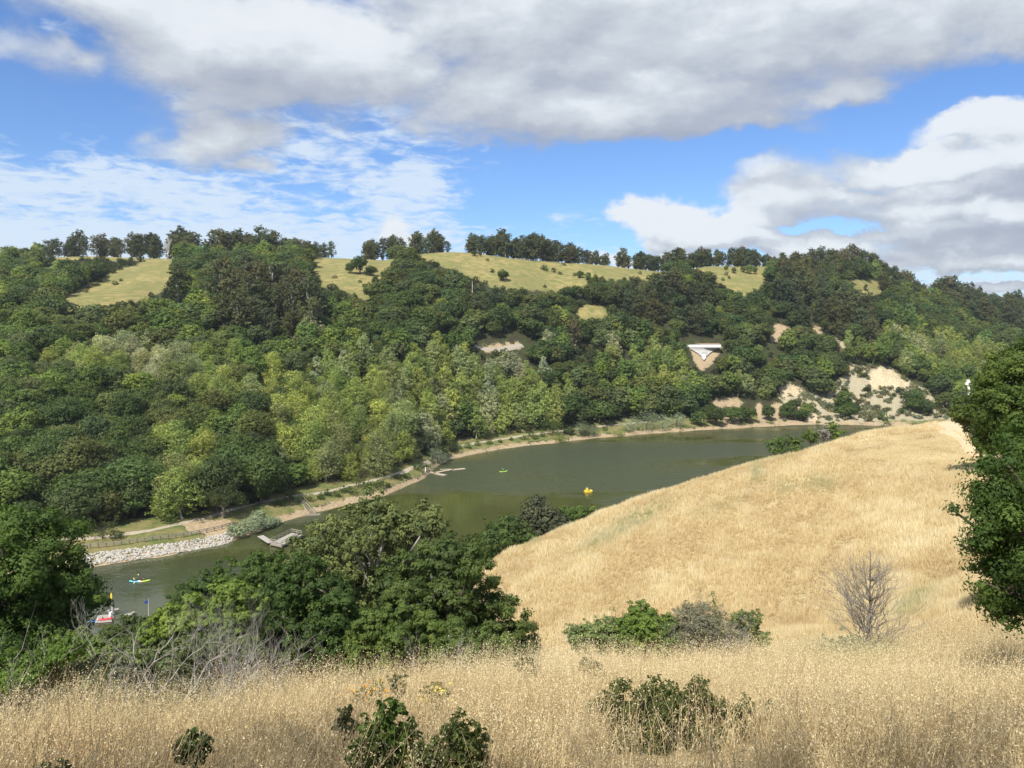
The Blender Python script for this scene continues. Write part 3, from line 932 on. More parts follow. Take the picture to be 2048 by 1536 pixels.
PALE = [[(330, 760), (400, 700), (270, 690), (150, 700), (300, 770)], [(940, 705), (1080, 715), (1120, 760), (1000, 760)], [(1190, 690), (1250, 690), (1250, 715), (1195, 715)], [(130, 640), (300, 560), (330, 600), (160, 660)]]
KEEP_CLEAR = [[(1370, 672), (1450, 672), (1450, 700), (1404, 752), (1380, 730)], [(955, 675), (1055, 672), (1060, 706), (962, 712)], [(1545, 645), (1592, 660), (1562, 690), (1540, 690)], [(1622, 650), (1655, 652), (1645, 677), (1620, 675)],
              [(1735, 742), (1775, 732), (1825, 770), (1822, 786), (1740, 784)], [(1552, 768), (1600, 764), (1622, 782), (1612, 794), (1555, 792)], [(1420, 800), (1600, 796), (1600, 850), (1400, 858)],
              [(395, 1035), (520, 1020), (520, 1060), (395, 1075)]]

COLS = {
    'oak': [((0.068, 0.104, 0.030), 'dark green'), ((0.088, 0.130, 0.036), 'deep green'), ((0.084, 0.114, 0.044), 'dusky green'), ((0.122, 0.142, 0.046), 'olive green')],
    'bay': [((0.112, 0.170, 0.044), 'mid green'), ((0.150, 0.212, 0.054), 'fresh green'), ((0.138, 0.172, 0.070), 'soft grey-green'), ((0.195, 0.255, 0.058), 'light green')],
    'willow': [((0.245, 0.300, 0.088), 'bright green'), ((0.300, 0.338, 0.096), 'yellow-green'), ((0.262, 0.298, 0.130), 'pale green'), ((0.325, 0.345, 0.205), 'silvery green')],
    'euc': [((0.108, 0.124, 0.056), 'grey-olive'), ((0.136, 0.130, 0.058), 'brown-olive'), ((0.086, 0.104, 0.048), 'dull dark')],
    'shrub': [((0.150, 0.170, 0.076), 'grey-green'), ((0.130, 0.185, 0.056), 'green'), ((0.24, 0.225, 0.13), 'straw-tinged')],
}
KNAME = {'oak': 'oak_tree', 'bay': 'bay_tree', 'willow': 'willow_tree', 'euc': 'eucalyptus_tree', 'shrub': 'shrub'}
KWORD = {'oak': 'round oak', 'bay': 'bay tree', 'willow': 'feathery willow', 'euc': 'eucalyptus', 'shrub': 'low shrub'}
PROTO = {k: [make_tree(k, 100 * i + j * 7 + 3, n, s) for j in range(nv)] for i, (k, n, s, nv) in enumerate([('oak', 2700, .56, 8), ('bay', 2700, .55, 8), ('willow', 2800, .54, 7), ('euc', 3200, .74, 7), ('shrub', 420, .42, 4)])}
PROTO_NEAR = {k: [make_tree(k, 1000 + 100 * i + j * 7 + 3, n, s) for j in range(nv)] for i, (k, n, s, nv) in enumerate([('oak', 6000, .37, 6), ('bay', 6000, .36, 6), ('willow', 6000, .36, 6)])}

rf = np.random.default_rng(11)
S_ = 6.5
gxx, gyy = np.meshgrid(np.arange(-700, 840, S_), np.arange(150, 800, S_), indexing='ij')
gxx = (gxx + rf.uniform(-.42, .42, gxx.shape) * S_).ravel(); gyy = (gyy + rf.uniform(-.42, .42, gyy.shape) * S_).ravel()
cpx = CX + F * gxx / gyy
sel = (cpx > -420) & (cpx < 2560)
gxx, gyy, cpx = gxx[sel], gyy[sel], cpx[sel]
sd, cd = shore_d(cpx), np.interp(cpx, CREST_C, CREST_D)
sel = (gyy > sd + 14) & (gyy < cd + 22)
gxx, gyy, cpx, sd, cd = gxx[sel], gyy[sel], cpx[sel], sd[sel], cd[sel]
gz = ground(gxx, gyy)
low = fbm(gxx / 60, gyy / 80, 71, 3); low2 = fbm(gxx / 30, gyy / 40, 77, 3)
trees = []
for i in range(len(gxx)):
    x, y, z, px = gxx[i], gyy[i], gz[i], cpx[i]
    _, pyb = project(x, y, z)
    pm = pyb - 5 * F / y
    pt = pyb - 9 * F / y
    if inside_any(np.array([px, px]), np.array([pyb, pm]), OPEN_GRASS).any(): continue
    if inside_any(np.array([px, px, px - 8, px + 8]), np.array([pyb, pm, pm, pm]), KEEP_CLEAR).any() or inside_any(np.array([px]), np.array([pt]), KEEP_CLEAR)[0]: continue
    if y > cd[i] - 8: continue
    top_in = inside_any(np.array([px]), np.array([pyb - 9.5 * F / y]), OPEN_GRASS)[0]
    if inside_any(np.array([px]), np.array([pyb - 7 * F / y]), OPEN_GRASS)[0] and rf.random() < .93: continue
    scrub = inside_any(np.array([px]), np.array([pyb]), SCRUB)[0]
    r = rf.random()
    if scrub:
        k = 'shrub' if r < .75 else 'oak' if r < .80 else 'bay' if r < .83 else None
    elif inside_any(np.array([px]), np.array([pm - 4]), EUC_GROVE)[0]:
        k = 'euc' if r < .46 else 'oak' if r < .60 else None
        if k == 'euc' and not inside_any(np.array([px]), np.array([pyb - 16 * F / y + 14]), EUC_GROVE)[0]: k = 'bay' if r < .3 else 'oak'
    elif inside_any(np.array([px]), np.array([pm]), WILLOW_BELT)[0]:
        k = 'willow' if r < .82 else 'bay' if r < .94 else 'oak'
    else:
        q = low[i] + .7 * low2[i] + .22 * rf.normal()
        k = 'oak' if q < .02 else 'bay' if q < .36 else 'willow' if q < .46 else 'bay'
        if pm > 880 and k == 'bay' and r < .4: k = 'oak'
    if k is None: continue
    pale = inside_any(np.array([px]), np.array([pm]), PALE)[0]
    ci = int(rf.integers(0, len(COLS[k]))) if k != 'willow' else int(rf.choice(4, p=[.4, .33, .2, .07]))
    if pale: k = 'willow' if k == 'willow' or rf.random() < .5 else 'bay'; ci = 3 if k == 'willow' else 2
    s = rf.uniform(.62, 1.30) * {'oak': 1.12, 'bay': 1.08, 'willow': 1.12, 'euc': .86, 'shrub': .85}[k]
    if y < sd[i] + 40 and k != 'shrub': s *= 1.12
    if top_in: s *= .55
    trees.append([k, x, y, z, s, ci, px, pyb, s * F / y])

# the eucalyptus rows along the crest (column, row of the top)
CREST_ROW = [(15, 495), (60, 500), (95, 476), (115, 473), (140, 478), (165, 467), (195, 467), (212, 472), (236, 474), (265, 472), (285, 462), (305, 460), (318, 472),
             (350, 466), (368, 459), (386, 462), (425, 455), (441, 457), (459, 470), (480, 461), (500, 470), (520, 459), (545, 466), (560, 480), (576, 478), (591, 476), (606, 486), (624, 488), (642, 492), (660, 483),
             (730, 486), (745, 482), (765, 475), (785, 470), (800, 474), (828, 468), (845, 466), (862, 463), (880, 470), (896, 479),
             (940, 478), (955, 470), (970, 468), (985, 476), (1000, 463), (1013, 470), (1027, 478), (1046, 472), (1060, 468), (1071, 465), (1086, 476), (1101, 480), (1116, 484), (1131, 486), (1146, 492), (1161, 498), (1176, 500), (1191, 504), (1207, 508),
             (1236, 505), (1250, 502), (1268, 508), (1285, 508), (1301, 508), (1318, 512), (1336, 502), (1353, 498), (1370, 500), (1386, 502), (1403, 495), (1414, 500), (1431, 500), (1446, 496), (1461, 494), (1476, 500), (1491, 498), (1506, 495), (1521, 500), (1536, 510), (1551, 512),
             (1570, 508), (1590, 505), (1610, 502), (1630, 500), (1650, 498), (1670, 496), (1690, 494), (1711, 492), (1730, 497), (1746, 508), (1761, 518), (1776, 525), (1791, 533), (1806, 543), (1822, 553), (1842, 566), (1860, 562), (1879, 557), (1894, 553), (1906, 557), (1921, 572), (1936, 570), (1951, 578), (1966, 590), (1990, 598), (2011, 592), (2031, 590), (2047, 592), (2070, 594), (2100, 596), (2125, 600), (2160, 604), (2200, 600), (2240, 606), (2290, 604), (2340, 610), (2400, 606), (2460, 610), (2530, 612), (-30, 498), (-60, 502), (-100, 496), (-150, 500), (-210, 504), (-280, 500), (-350, 506)]
dense = []
for (a_, b_) in zip(CREST_ROW[:-1], CREST_ROW[1:]):
    dense.append(a_)
    if 9 < b_[0] - a_[0] < 27: dense.append(((a_[0] + b_[0]) / 2 + rf.uniform(-2, 2), (a_[1] + b_[1]) / 2 + rf.uniform(1, 9)))
dense.append(CREST_ROW[-1])
for (px, pt) in dense:
    for rowk in range(2):
        if rowk and rf.random() < .35: continue
        d = float(np.interp(px, CREST_C, CREST_D)) + (rf.uniform(1, 10) if not rowk else rf.uniform(10, 24))
        pxx = px + (rf.uniform(-3, 3) if not rowk else rf.uniform(-9, 9))
        p = at(pxx, d)
        ztop = CAMZ + (HZ - pt - rf.uniform(-3, 3) - (0 if not rowk else -6)) / F * d
        s = max(.35, (ztop - p.z) / 22.5)
        trees.append(['euc', p.x, p.y, p.z, s, int(rf.choice(3, p=[.4, .2, .4])), pxx, HZ - F * (p.z - CAMZ) / d, s * 2 * F / d])

# the tallest dark grove on the right-hand hill stands in front of its crest row
for k in range(46):
    px = rf.uniform(1560, 1840); d = float(np.interp(px, CREST_C, CREST_D)) - rf.uniform(4, 45)
    p = at(px, d)
    pyb = HZ - F * (p.z - CAMZ) / d
    if inside_any(np.array([px, px]), np.array([pyb, pyb - 14]), OPEN_GRASS).any(): continue
    trees.append(['euc', p.x, p.y, p.z, rf.uniform(.55, .8), int(rf.integers(0, 3)), px, pyb, 1.5 * F / d])

# single trees and bushes standing out on the open grass (column, row of the foot, size in metres)
for (px, py, h, k) in [(1006, 562, 8, 'oak'), (720, 548, 11, 'oak'), (742, 552, 8, 'oak'), (700, 547, 7, 'oak'), (752, 574, 7, 'bay'), (735, 580, 4, 'shrub'), (948, 512, 4.5, 'oak'), (960, 513, 4, 'bay'), (895, 548, 2.5, 'shrub'), (975, 522, 2, 'shrub'),
                       (985, 545, 2.5, 'shrub'), (1092, 542, 2.5, 'shrub'), (1107, 545, 3, 'shrub'), (1120, 549, 2.5, 'shrub'), (1088, 540, 3.5, 'shrub'), (1128, 531, 2.4, 'shrub'), (1150, 552, 2.4, 'shrub'), (1325, 548, 2.4, 'shrub'), (1280, 548, 2, 'shrub'),
                       (1160, 556, 6, 'oak'), (1175, 560, 6, 'bay'), (1190, 565, 6, 'bay'), (1205, 570, 6.5, 'bay'), (1222, 574, 6, 'bay'), (1240, 580, 7, 'bay'),
                       (1452, 540, 5, 'bay'), (1467, 546, 5.5, 'bay'), (1487, 545, 6, 'bay'), (1497, 548, 7, 'bay'), (1510, 549, 6, 'bay'), (1453, 551, 3, 'shrub'), (1446, 561, 2.5, 'shrub'), (1458, 557, 2.4, 'shrub'), (1733, 583, 6, 'euc'),
                       (1050, 585, 2, 'shrub'), (1090, 575, 2, 'shrub'), (230, 570, 3, 'shrub'), (200, 563, 2.2, 'shrub'), (180, 576, 2.2, 'shrub'), (172, 585, 2.4, 'shrub'), (243, 562, 2, 'shrub'), (195, 572, 2, 'shrub'), (720, 565, 2, 'shrub'), (695, 515, 4, 'oak'), (670, 556, 2, 'shrub'),
                       (1398, 853, 8, 'oak'), (1430, 850, 10, 'oak'), (1418, 838, 9, 'oak'), (1466, 847, 8.5, 'oak'), (1493, 845, 9.5, 'oak'), (1536, 840, 8, 'oak'), (1575, 838, 8, 'oak'), (1600, 842, 7, 'oak'), (1612, 834, 9, 'bay'), (1588, 822, 8, 'oak'), (1692, 838, 9, 'oak'), (1684, 822, 12, 'bay'), (1702, 830, 8, 'oak'),
                       (1640, 792, 14, 'bay'), (1655, 768, 13, 'bay'), (1632, 770, 12, 'bay'), (1648, 745, 11, 'bay'), (1830, 825, 8, 'oak'), (1850, 830, 9, 'oak'), (1815, 812, 7, 'oak'), (1765, 842, 4, 'shrub'), (1735, 842, 4, 'shrub'), (1135, 600, 9, 'oak'), (1150, 598, 8, 'oak'), (1195, 600, 9, 'oak'), (1205, 585, 9, 'oak')]:
    p = hit(px, py, 200)
    hk = {'oak': 9.0, 'bay': 10.5, 'euc': 22.5, 'shrub': 2.3}[k]
    trees.append([k, p.x, p.y, p.z, h / hk, int(rf.integers(0, len(COLS[k]))) if k != 'oak' else int(rf.integers(0, 2)), px, py, h / hk * F / p.y + 40])

MARKS = [('the fishing dock', 572, 1070), ('the white rock bank', 320, 1105), ('the leaning shore tree', 430, 1040), ('the old ramp', 610, 1010), ('the forked floating dock', 890, 945), ('the shady trail bend', 820, 935),
         ('the shore trail', 1010, 880), ('the silver shore bushes', 1310, 855), ('the road wall on the hill', 1405, 700), ('the pale road bend', 1005, 697), ('the pale upper cliff', 1780, 755), ('the lower cliff face', 1580, 780), ('the red-brown bank', 1450, 830),
         ('the landslip scar', 1560, 665), ('the green hillside meadow', 1190, 628), ('the white crest tree', 330, 490), ('the crest grass spur', 230, 555), ('the grass knoll', 1000, 540), ('the small grass saddle', 690, 545), ('the crest clearing', 1460, 555), ('the small tawny clearing', 1735, 575),
         ('the grey dead tree', 325, 815), ('the white dead snag', 55, 850), ('the purple-grey bare tree', 459, 715), ('the fallen tree', 258, 960), ('the white-flowering tree', 803, 680), ('the white-stemmed gum', 945, 600), ('the white mast', 1936, 770),
         ('the big near-shore oak', 90, 1010), ('the tall eucalyptus grove', 540, 610), ('the road-side eucalyptus grove', 1310, 610), ('the hilltop grove', 1700, 510)]
mk = np.array([(m[1], m[2]) for m in MARKS], float)
by_kind = {}
for t in trees: by_kind.setdefault(t[0], []).append(t)
singles, masses = [], {}
for k, L in by_kind.items():
    L.sort(key=lambda t: -t[8])
    inview = [t for t in L if -20 < t[6] < 2068]
    lim = 285 if k in ('oak', 'bay', 'willow') else 295 if k == 'euc' else 240
    one = set(id(t) for t in inview[:lim])
    singles += [t for t in L if id(t) in one]
    masses[k] = [t for t in L if id(t) not in one]

bucket = {}
for t in singles:
    k, x, y, z, s, ci, px, pyb, _ = t
    hgt_ = {'oak': 9, 'bay': 10.5, 'willow': 10.5, 'euc': 22, 'shrub': 2.2}[k] * s
    pc = pyb - hgt_ * .55 * F / y
    dd = np.hypot(mk[:, 0] - px, (mk[:, 1] - pc) * 1.2)
    j = int(np.argmin(dd))
    ddx, ddy = px - mk[j, 0], mk[j, 1] - pc
    side = ('upslope of' if ddy > abs(ddx) * .8 else 'below' if -ddy > abs(ddx) * .8 else 'right of' if ddx > 0 else 'left of')
    sz = {0: 'small', 1: 'middling', 2: 'large'}[0 if s < .85 else 1 if s < 1.02 else 2] if k != 'euc' else ('tall' if s > .8 else 'shorter')
    bucket.setdefault((k, COLS[k][ci][1], sz, side, MARKS[j][0]), []).append((dd[j], t))
rt_ = np.random.default_rng(5)
for (k, cw, sz, side, mark), L in bucket.items():
    L.sort(key=lambda a: a[0])
    for i, (_, t) in enumerate(L):
        _, x, y, z, s, ci, px, pyb, _ = t
        pool = PROTO_NEAR[k] if (k in PROTO_NEAR and y < 300) else PROTO[k]
        sx = s * rt_.uniform(.92, 1.12)
        which = '' if len(L) == 1 else ordinal(i) + ' '
        o = put(KNAME[k], pool[int(rt_.integers(0, len(pool)))], (x, y, z - .2), rt_.uniform(0, 6.283), (sx * rt_.uniform(.86, 1.16), sx * rt_.uniform(.86, 1.16), s * (rt_.uniform(.92, 1.03) if k == 'euc' else rt_.uniform(.80, 1.10))), None,
                f'{which}{sz} {cw} {KWORD[k]} {side} {mark}', {'shrub': 'shrub'}.get(k, 'tree'), {'oak': 'oaks on the hillside across the lake', 'bay': 'bay trees on the hillside across the lake', 'willow': 'willows across the lake', 'euc': 'eucalyptus on the ridge and hillside', 'shrub': 'shrubs on the open slopes'}[k])
        o.rotation_euler = (rt_.normal() * .07, rt_.normal() * .07, o.rotation_euler[2])
        v = rt_.uniform(.80, 1.20)
        c = COLS[k][ci][0]
        o.color = (c[0] * v * rt_.uniform(.93, 1.07), c[1] * v, c[2] * v * rt_.uniform(.9, 1.1), 1)

MASSN = {'oak': 'distant_oak_woodland', 'bay': 'distant_bay_woodland', 'willow': 'distant_willow_thicket', 'euc': 'distant_eucalyptus_woodland', 'shrub': 'distant_scrub'}
MASSC = {'oak': (0.088, 0.122, 0.040), 'bay': (0.145, 0.198, 0.056), 'willow': (0.268, 0.308, 0.104), 'euc': (0.108, 0.122, 0.056), 'shrub': (0.165, 0.18, 0.085)}
for k, L in masses.items():
    if not L: continue
    A = np.array([(t[1], t[2], t[3] - .2, t[4]) for t in L])
    ml = foliage_mat('leaves_' + MASSN[k], MASSC[k], rand=.26)
    pm = [swap_mats(m_, [ml, mat_bark_pale if k == 'euc' else mat_bark]) for m_ in PROTO[k]]
    gn_scatter(MASSN[k], A[:, :3], A[:, 3:4] * rt_.uniform(.84, 1.14, (len(L), 3)), rt_.uniform(0, 6.283, len(L)), rt_.integers(0, len(pm), len(L)), pm)

# undergrowth that closes the ground between the trees
n_u = 5200
ux = rf.uniform(-520, 620, n_u * 3); uy = rf.uniform(160, 640, n_u * 3)
up_ = CX + F * ux / uy
ok = (up_ > -60) & (up_ < 2110)
ux, uy, up_ = ux[ok], uy[ok], up_[ok]
uz = ground(ux, uy); upy = HZ - F * (uz - CAMZ) / uy
sdu = shore_d(up_); cdu = np.interp(up_, CREST_C, CREST_D)
ok = (uy > sdu + 16) & (uy < cdu - 3) & ~inside_any(up_, upy, OPEN_GRASS) & ~inside_any(up_, upy, KEEP_CLEAR)
ux, uy, uz = ux[ok], uy[ok], uz[ok]
mu = foliage_mat('leaves_undergrowth', (0.080, 0.105, 0.040), rand=.35)
pm = [swap_mats(m_, [mu, mat_bark]) for m_ in PROTO['shrub']]
gn_scatter('undergrowth', np.stack([ux, uy, uz - .1], -1), rt_.uniform(.6, 1.7, len(ux)), rt_.uniform(0, 6.28, len(ux)), rt_.integers(0, len(pm), len(ux)), pm)
# low grey-green scrub on the open slope above the right-hand end of the lake
ux = rf.uniform(120, 300, 9000); uy = rf.uniform(395, 560, 9000)
uz = ground(ux, uy); up_, upy = project(ux, uy, uz)
ok = inside_any(up_, upy, SCRUB) & ~inside_any(up_, upy, CLIFF) & (fbm(ux / 7, uy / 9, 63, 3) > -.10)
ux, uy, uz = ux[ok], uy[ok], uz[ok]
ms = foliage_mat('leaves_scrub', (0.22, 0.23, 0.135), rand=.4, trans=.2)
pm = [swap_mats(m_, [ms, mat_bark]) for m_ in PROTO['shrub']]
gn_scatter('low_scrub', np.stack([ux, uy, uz - .1], -1), rt_.uniform(.3, .95, len(ux)), rt_.uniform(0, 6.28, len(ux)), rt_.integers(0, len(pm), len(ux)), pm)
print('singles', len(singles), {k: len(v) for k, v in masses.items()}, 'undergrowth', len(ux))

# ---------------------------------------------------------------- trees and shrubs on our side of the lake
def lobes_at(d, items):
    """Boughs given as (column, row, radius in columns, depth offset in m) around depth d, in world metres."""
    out = []
    for it in items:
        px, py, r = it[:3]; dd = d + (it[3] if len(it) > 3 else 0.0)
        s = dd / F
        rr = r * s
        out.append(((px - CX) * s, dd, CAMZ + (HZ - py) * s, rr, rr * 1.15, rr * (it[4] if len(it) > 4 else .9)))
    return out


def rooted(name, label, cat, d, base_px, items, n, leaf, colour, seed, mat=None, bark=None, r0=.2, group=None, fill=True, crown='crown', trunk='trunk', deep=True, limb_mat=None, wood=True, **kw):
    """A tree or shrub with its own crown and trunk, standing on the land at column base_px and depth d."""
    g = np.random.default_rng(seed)
    b = at(base_px, d)
    L = lobes_at(d, items)
    if deep:  # the crown is as deep as it is wide: boughs at the back and front too
        cx = np.mean([l[0] for l in L]); half = max(abs(l[0] - cx) for l in L) + .01
        extra = []
        for l in L:
            w = math.sqrt(max(0.05, 1 - ((l[0] - cx) / (half * 1.1)) ** 2)) * half
            for sgn in (-1, 1):
                if g.random() < .62:
                    k = g.uniform(.35, .8) * sgn
                    yy = l[1] + k * w
                    zz = CAMZ + (l[2] - CAMZ) * (yy / l[1]) if k > 0 else l[2]
                    extra.append((l[0] + g.normal() * l[3] * .3, yy, zz - abs(k) * l[5] * .5, l[3] * .85, l[4] * .85, l[5] * .85))
        L = L + extra
    L = [(l[0] - b.x, l[1] - b.y, l[2] - b.z, *l[3:]) for l in L]
    t = thing(name, label, cat, b, group=group)
    kw.setdefault('cl', max(20, n // 620)); kw.setdefault('cr', .15); kw.setdefault('cw', 1.1); kw.setdefault('spread', .34); kw.setdefault('inner', .12); kw.setdefault('upn', .40); kw.setdefault('rag', .17)
    L = [(l[0], l[1], l[2], l[3] * .88, l[4] * .88, l[5] * .88) for l in L]
    if d > 10:   # beyond the nearest plants a leaf is a pixel or two
        kw['tri'] = True; n = int(n * 1.25); leaf *= .92; kw.setdefault('aspect', .72)
    Vv, q, tn = crown_arrays(seed + 1, L, n, leaf, cut=.02, **kw)
    bag = Bag(); bag.add(Vv, q, tn)
    o = put(crown, bag.mesh(name + '_' + crown, [mat or mat_leaf]), parent=t)
    o.color = (*[c * 1.3 for c in colour], 1)
    if wood:
        wb = Bag()
        limbs(g, wb, (0, 0, 0), L, r0, 7, .38, wob=.22)
        put(trunk, wb.mesh(name + '_' + trunk, [bark or mat_bark], True), parent=t)
    return t


DK, MD, BR, OL = (0.042, 0.066, 0.018), (0.062, 0.098, 0.024), (0.125, 0.175, 0.038), (0.075, 0.088, 0.034)
rooted('oak_tree', 'big spreading dark green oak at the left edge above the marina', 'tree', 36, -10,
       [(55, 1070, 60), (101, 1100, 52), (10, 1062, 56), (-60, 1090, 75), (121, 1152, 55), (65, 1150, 76), (-20, 1160, 80), (141, 1200, 42), (91, 1212, 56), (40, 1230, 60), (-70, 1230, 80), (126, 1242, 36), (60, 1275, 38), (161, 1172, 26), (-120, 1150, 80), (85, 1048, 34)], 76000, .15, (0.060, 0.098, 0.022), 501, r0=.38, inner=.2, cr=.2)
rooted('oak_tree', 'tall thin-crowned oak with pale bare limbs rising against the lake', 'tree', 42, 765,
       [(745, 1012, 44), (692, 1048, 44), (640, 1072, 40), (715, 1100, 55), (785, 1075, 44), (650, 1128, 46), (858, 1030, 34), (820, 1052, 34), (872, 1046, 20), (740, 1160, 60), (700, 1190, 60), (610, 1100, 34), (800, 1130, 45), (770, 1030, 30)], 30000, .165, (0.092, 0.112, 0.040), 511, mat=mat_leaf_dull, bark=mat_bark_pale, r0=.27, rag=.22, inner=.35)
rooted('oak_tree', 'broad dark oak whose crown overlaps the golden hillside', 'tree', 39, 900,
       [(905, 1118, 52), (950, 1150, 46), (885, 1180, 62), (955, 1205, 55), (1015, 1245, 50), (1050, 1275, 34), (900, 1260, 66), (825, 1235, 58), (835, 1140, 50), (975, 1270, 50), (945, 1100, 30), (860, 1110, 36), (790, 1180, 45)], 56000, .15, (0.064, 0.092, 0.027), 521, r0=.3)
rooted('oak_tree', 'dense deep green oak in the middle of the near clump', 'tree', 33, 640,
       [(605, 1160, 56), (560, 1210, 56), (655, 1195, 56), (600, 1255, 56), (695, 1240, 50), (520, 1258, 48), (735, 1280, 44), (650, 1275, 50), (560, 1285, 46), (500, 1220, 36)], 52000, .135, (0.050, 0.082, 0.021), 531, r0=.26)
rooted('oak_tree', 'dark green oak below the fishing dock at the far left of the clump', 'tree', 46, 470,
       [(520, 1135, 36), (462, 1152, 36), (405, 1176, 34), (366, 1198, 26), (505, 1182, 42), (440, 1200, 42), (556, 1160, 34), (545, 1120, 24), (390, 1210, 36), (590, 1150, 28), (620, 1170, 36)], 40000, .16, (0.052, 0.086, 0.021), 541, r0=.24)
rooted('bay_tree', 'bright yellow-green bush with a pale dead spray beside it', 'bush', 26, 420,
       [(470, 1190, 36), (435, 1228, 42), (385, 1220, 36), (345, 1240, 36), (480, 1252, 42), (312, 1260, 32), (410, 1265, 46), (445, 1185, 24), (500, 1215, 30)], 34000, .10, (0.125, 0.175, 0.036), 551, r0=.1, trunk='stem', crown='foliage')
rooted('bay_tree', 'light green tree in front of the thin-crowned oak', 'tree', 27, 800,
       [(745, 1250, 34), (800, 1225, 30), (850, 1262, 40), (905, 1280, 40), (960, 1285, 34), (790, 1285, 40), (1010, 1290, 24), (720, 1290, 30)], 34000, .10, (0.078, 0.112, 0.028), 561, r0=.12)
rooted('bush', 'dark green bush in front of the marina deck', 'bush', 31, 285,
       [(255, 1252, 22), (300, 1255, 26), (330, 1270, 26), (275, 1275, 30), (230, 1280, 30), (200, 1292, 26)], 15000, .11, (0.055, 0.080, 0.024), 571, r0=.08, trunk='stem', crown='foliage')
rooted('bush', 'fresh green bush at the left edge of the meadow', 'bush', 12, 40,
       [(20, 1345, 34), (60, 1330, 30), (100, 1312, 28), (140, 1296, 24), (-20, 1330, 40), (-60, 1345, 45)], 18000, .045, (0.085, 0.135, 0.028), 581, r0=.03, trunk='stem', crown='foliage')
rooted('bush', 'light green bush between the left oak and the dead brush', 'bush', 14.5, 165,
       [(150, 1285, 28), (190, 1300, 30), (120, 1312, 26), (230, 1310, 30), (110, 1285, 18), (270, 1318, 26)], 14000, .05, (0.11, 0.155, 0.04), 583, r0=.03, trunk='stem', crown='foliage')
rooted('coyote_brush', 'grey-green brush behind the grass left of the oak clump', 'bush', 15.5, 400,
       [(330, 1305, 26), (370, 1290, 26), (420, 1295, 28), (465, 1300, 26), (510, 1305, 22), (300, 1325, 26), (350, 1325, 26)], 14000, .045, (0.095, 0.115, 0.055), 585, mat=mat_leaf_dull, r0=.03, trunk='stem', crown='foliage', bark=mat_dead_grey)
rooted('coyote_brush', 'grey-green brush under the bleached dead brush', 'bush', 12.5, 190,
       [(170, 1335, 24), (210, 1330, 26), (140, 1345, 22), (245, 1335, 22), (100, 1350, 20)], 9000, .04, (0.11, 0.125, 0.065), 587, mat=mat_leaf_dull, r0=.02, trunk='stem', crown='foliage', bark=mat_dead_grey)
# beyond the spur of the golden hill, by the water
rooted('oak_tree', 'round green oak behind the left foot of the golden hill', 'tree', 92, 1010,
       [(1010, 1065, 36), (985, 1085, 34), (1045, 1075, 26), (960, 1105, 34), (1000, 1110, 40), (935, 1110, 26)], 11000, .30, (0.068, 0.102, 0.03), 591, r0=.2)
rooted('pine_tree', 'dark shaggy pine standing at the water behind the golden hill', 'tree', 96, 1078,
       [(1078, 1003, 15), (1066, 1024, 22), (1092, 1028, 22), (1052, 1048, 24), (1084, 1050, 26), (1115, 1045, 22), (1062, 1072, 30), (1100, 1068, 30), (1128, 1058, 18)], 9000, .34, (0.056, 0.064, 0.038), 601, r0=.2, mat=mat_leaf_dull, rag=.25, up=.5)
rooted('bush', 'low green bush peeping over the edge of the golden hill', 'bush', 102, 1155,
       [(1132, 1030, 20), (1160, 1024, 16), (1185, 1020, 10), (1115, 1042, 22), (1150, 1040, 22)], 5000, .28, (0.075, 0.115, 0.03), 611, r0=.12, trunk='stem', crown='foliage')
rooted('bush', 'green bush on the hill edge against the water', 'bush', 90, 1565, [(1552, 882, 9), (1572, 880, 11), (1590, 882, 9), (1537, 887, 8), (1560, 893, 11), (1580, 892, 11), (1545, 895, 10), (1595, 892, 9)], 3600, .20, (0.085, 0.125, 0.035), 613, r0=.06, trunk='stem', crown='foliage')
rooted('bush', 'bright green bush beside the grey bush on the hill edge', 'bush', 93, 1668, [(1668, 850, 9), (1660, 860, 9), (1680, 860, 9), (1670, 868, 11)], 2000, .18, (0.10, 0.15, 0.035), 615, r0=.05, trunk='stem', crown='foliage')
rooted('coyote_brush', 'round grey bush on the hill edge against the water', 'bush', 93, 1648, [(1648, 860, 10), (1640, 866, 9), (1652, 870, 10)], 2000, .16, (0.17, 0.16, 0.14), 617, mat=mat_leaf_dull, r0=.05, trunk='stem', crown='foliage')
rooted('bush', 'low green bush left of the grey bush on the hill edge', 'bush', 92, 1622, [(1622, 866, 8), (1610, 872, 8), (1625, 876, 9)], 1600, .18, (0.085, 0.125, 0.03), 619, r0=.05, trunk='stem', crown='foliage')
# right-hand trees
rooted('oak_tree', 'dark leafy oak reaching in at the right edge, nearest the viewpoint', 'tree', 10.5, 2330,
       [(2011, 925, 36), (2051, 900, 40), (2006, 985, 36), (2056, 975, 50), (1984, 1045, 38), (2031, 1060, 44), (2071, 1040, 50), (1966, 1085, 26), (2016, 1125, 38), (2066, 1125, 50), (1994, 1185, 34), (2036, 1195, 38), (2076, 1195, 44), (1971, 1165, 22), (2106, 930, 70), (2116, 1050, 80), (2116, 1160, 70), (2186, 850, 90), (2206, 1000, 100), (2216, 1130, 90), (2266, 900, 110), (1976, 1020, 22), (2016, 1228, 22)], 72000, .05, (0.050, 0.084, 0.019), 621, r0=.16, rag=.2, inner=.2, cr=.24)
rooted('oak_tree', 'rounded dark oak behind the nearest one, beside the dirt track', 'tree', 25, 2120,
       [(2064, 712, 42), (2024, 755, 40), (2009, 815, 42), (2069, 780, 50), (2054, 850, 46), (2024, 870, 34), (2124, 720, 60), (2134, 820, 70), (2104, 890, 60), (2184, 780, 70), (2034, 720, 26), (1996, 790, 22), (2084, 940, 50), (2134, 980, 60)], 60000, .10, (0.070, 0.102, 0.023), 631, r0=.28, cr=.2)
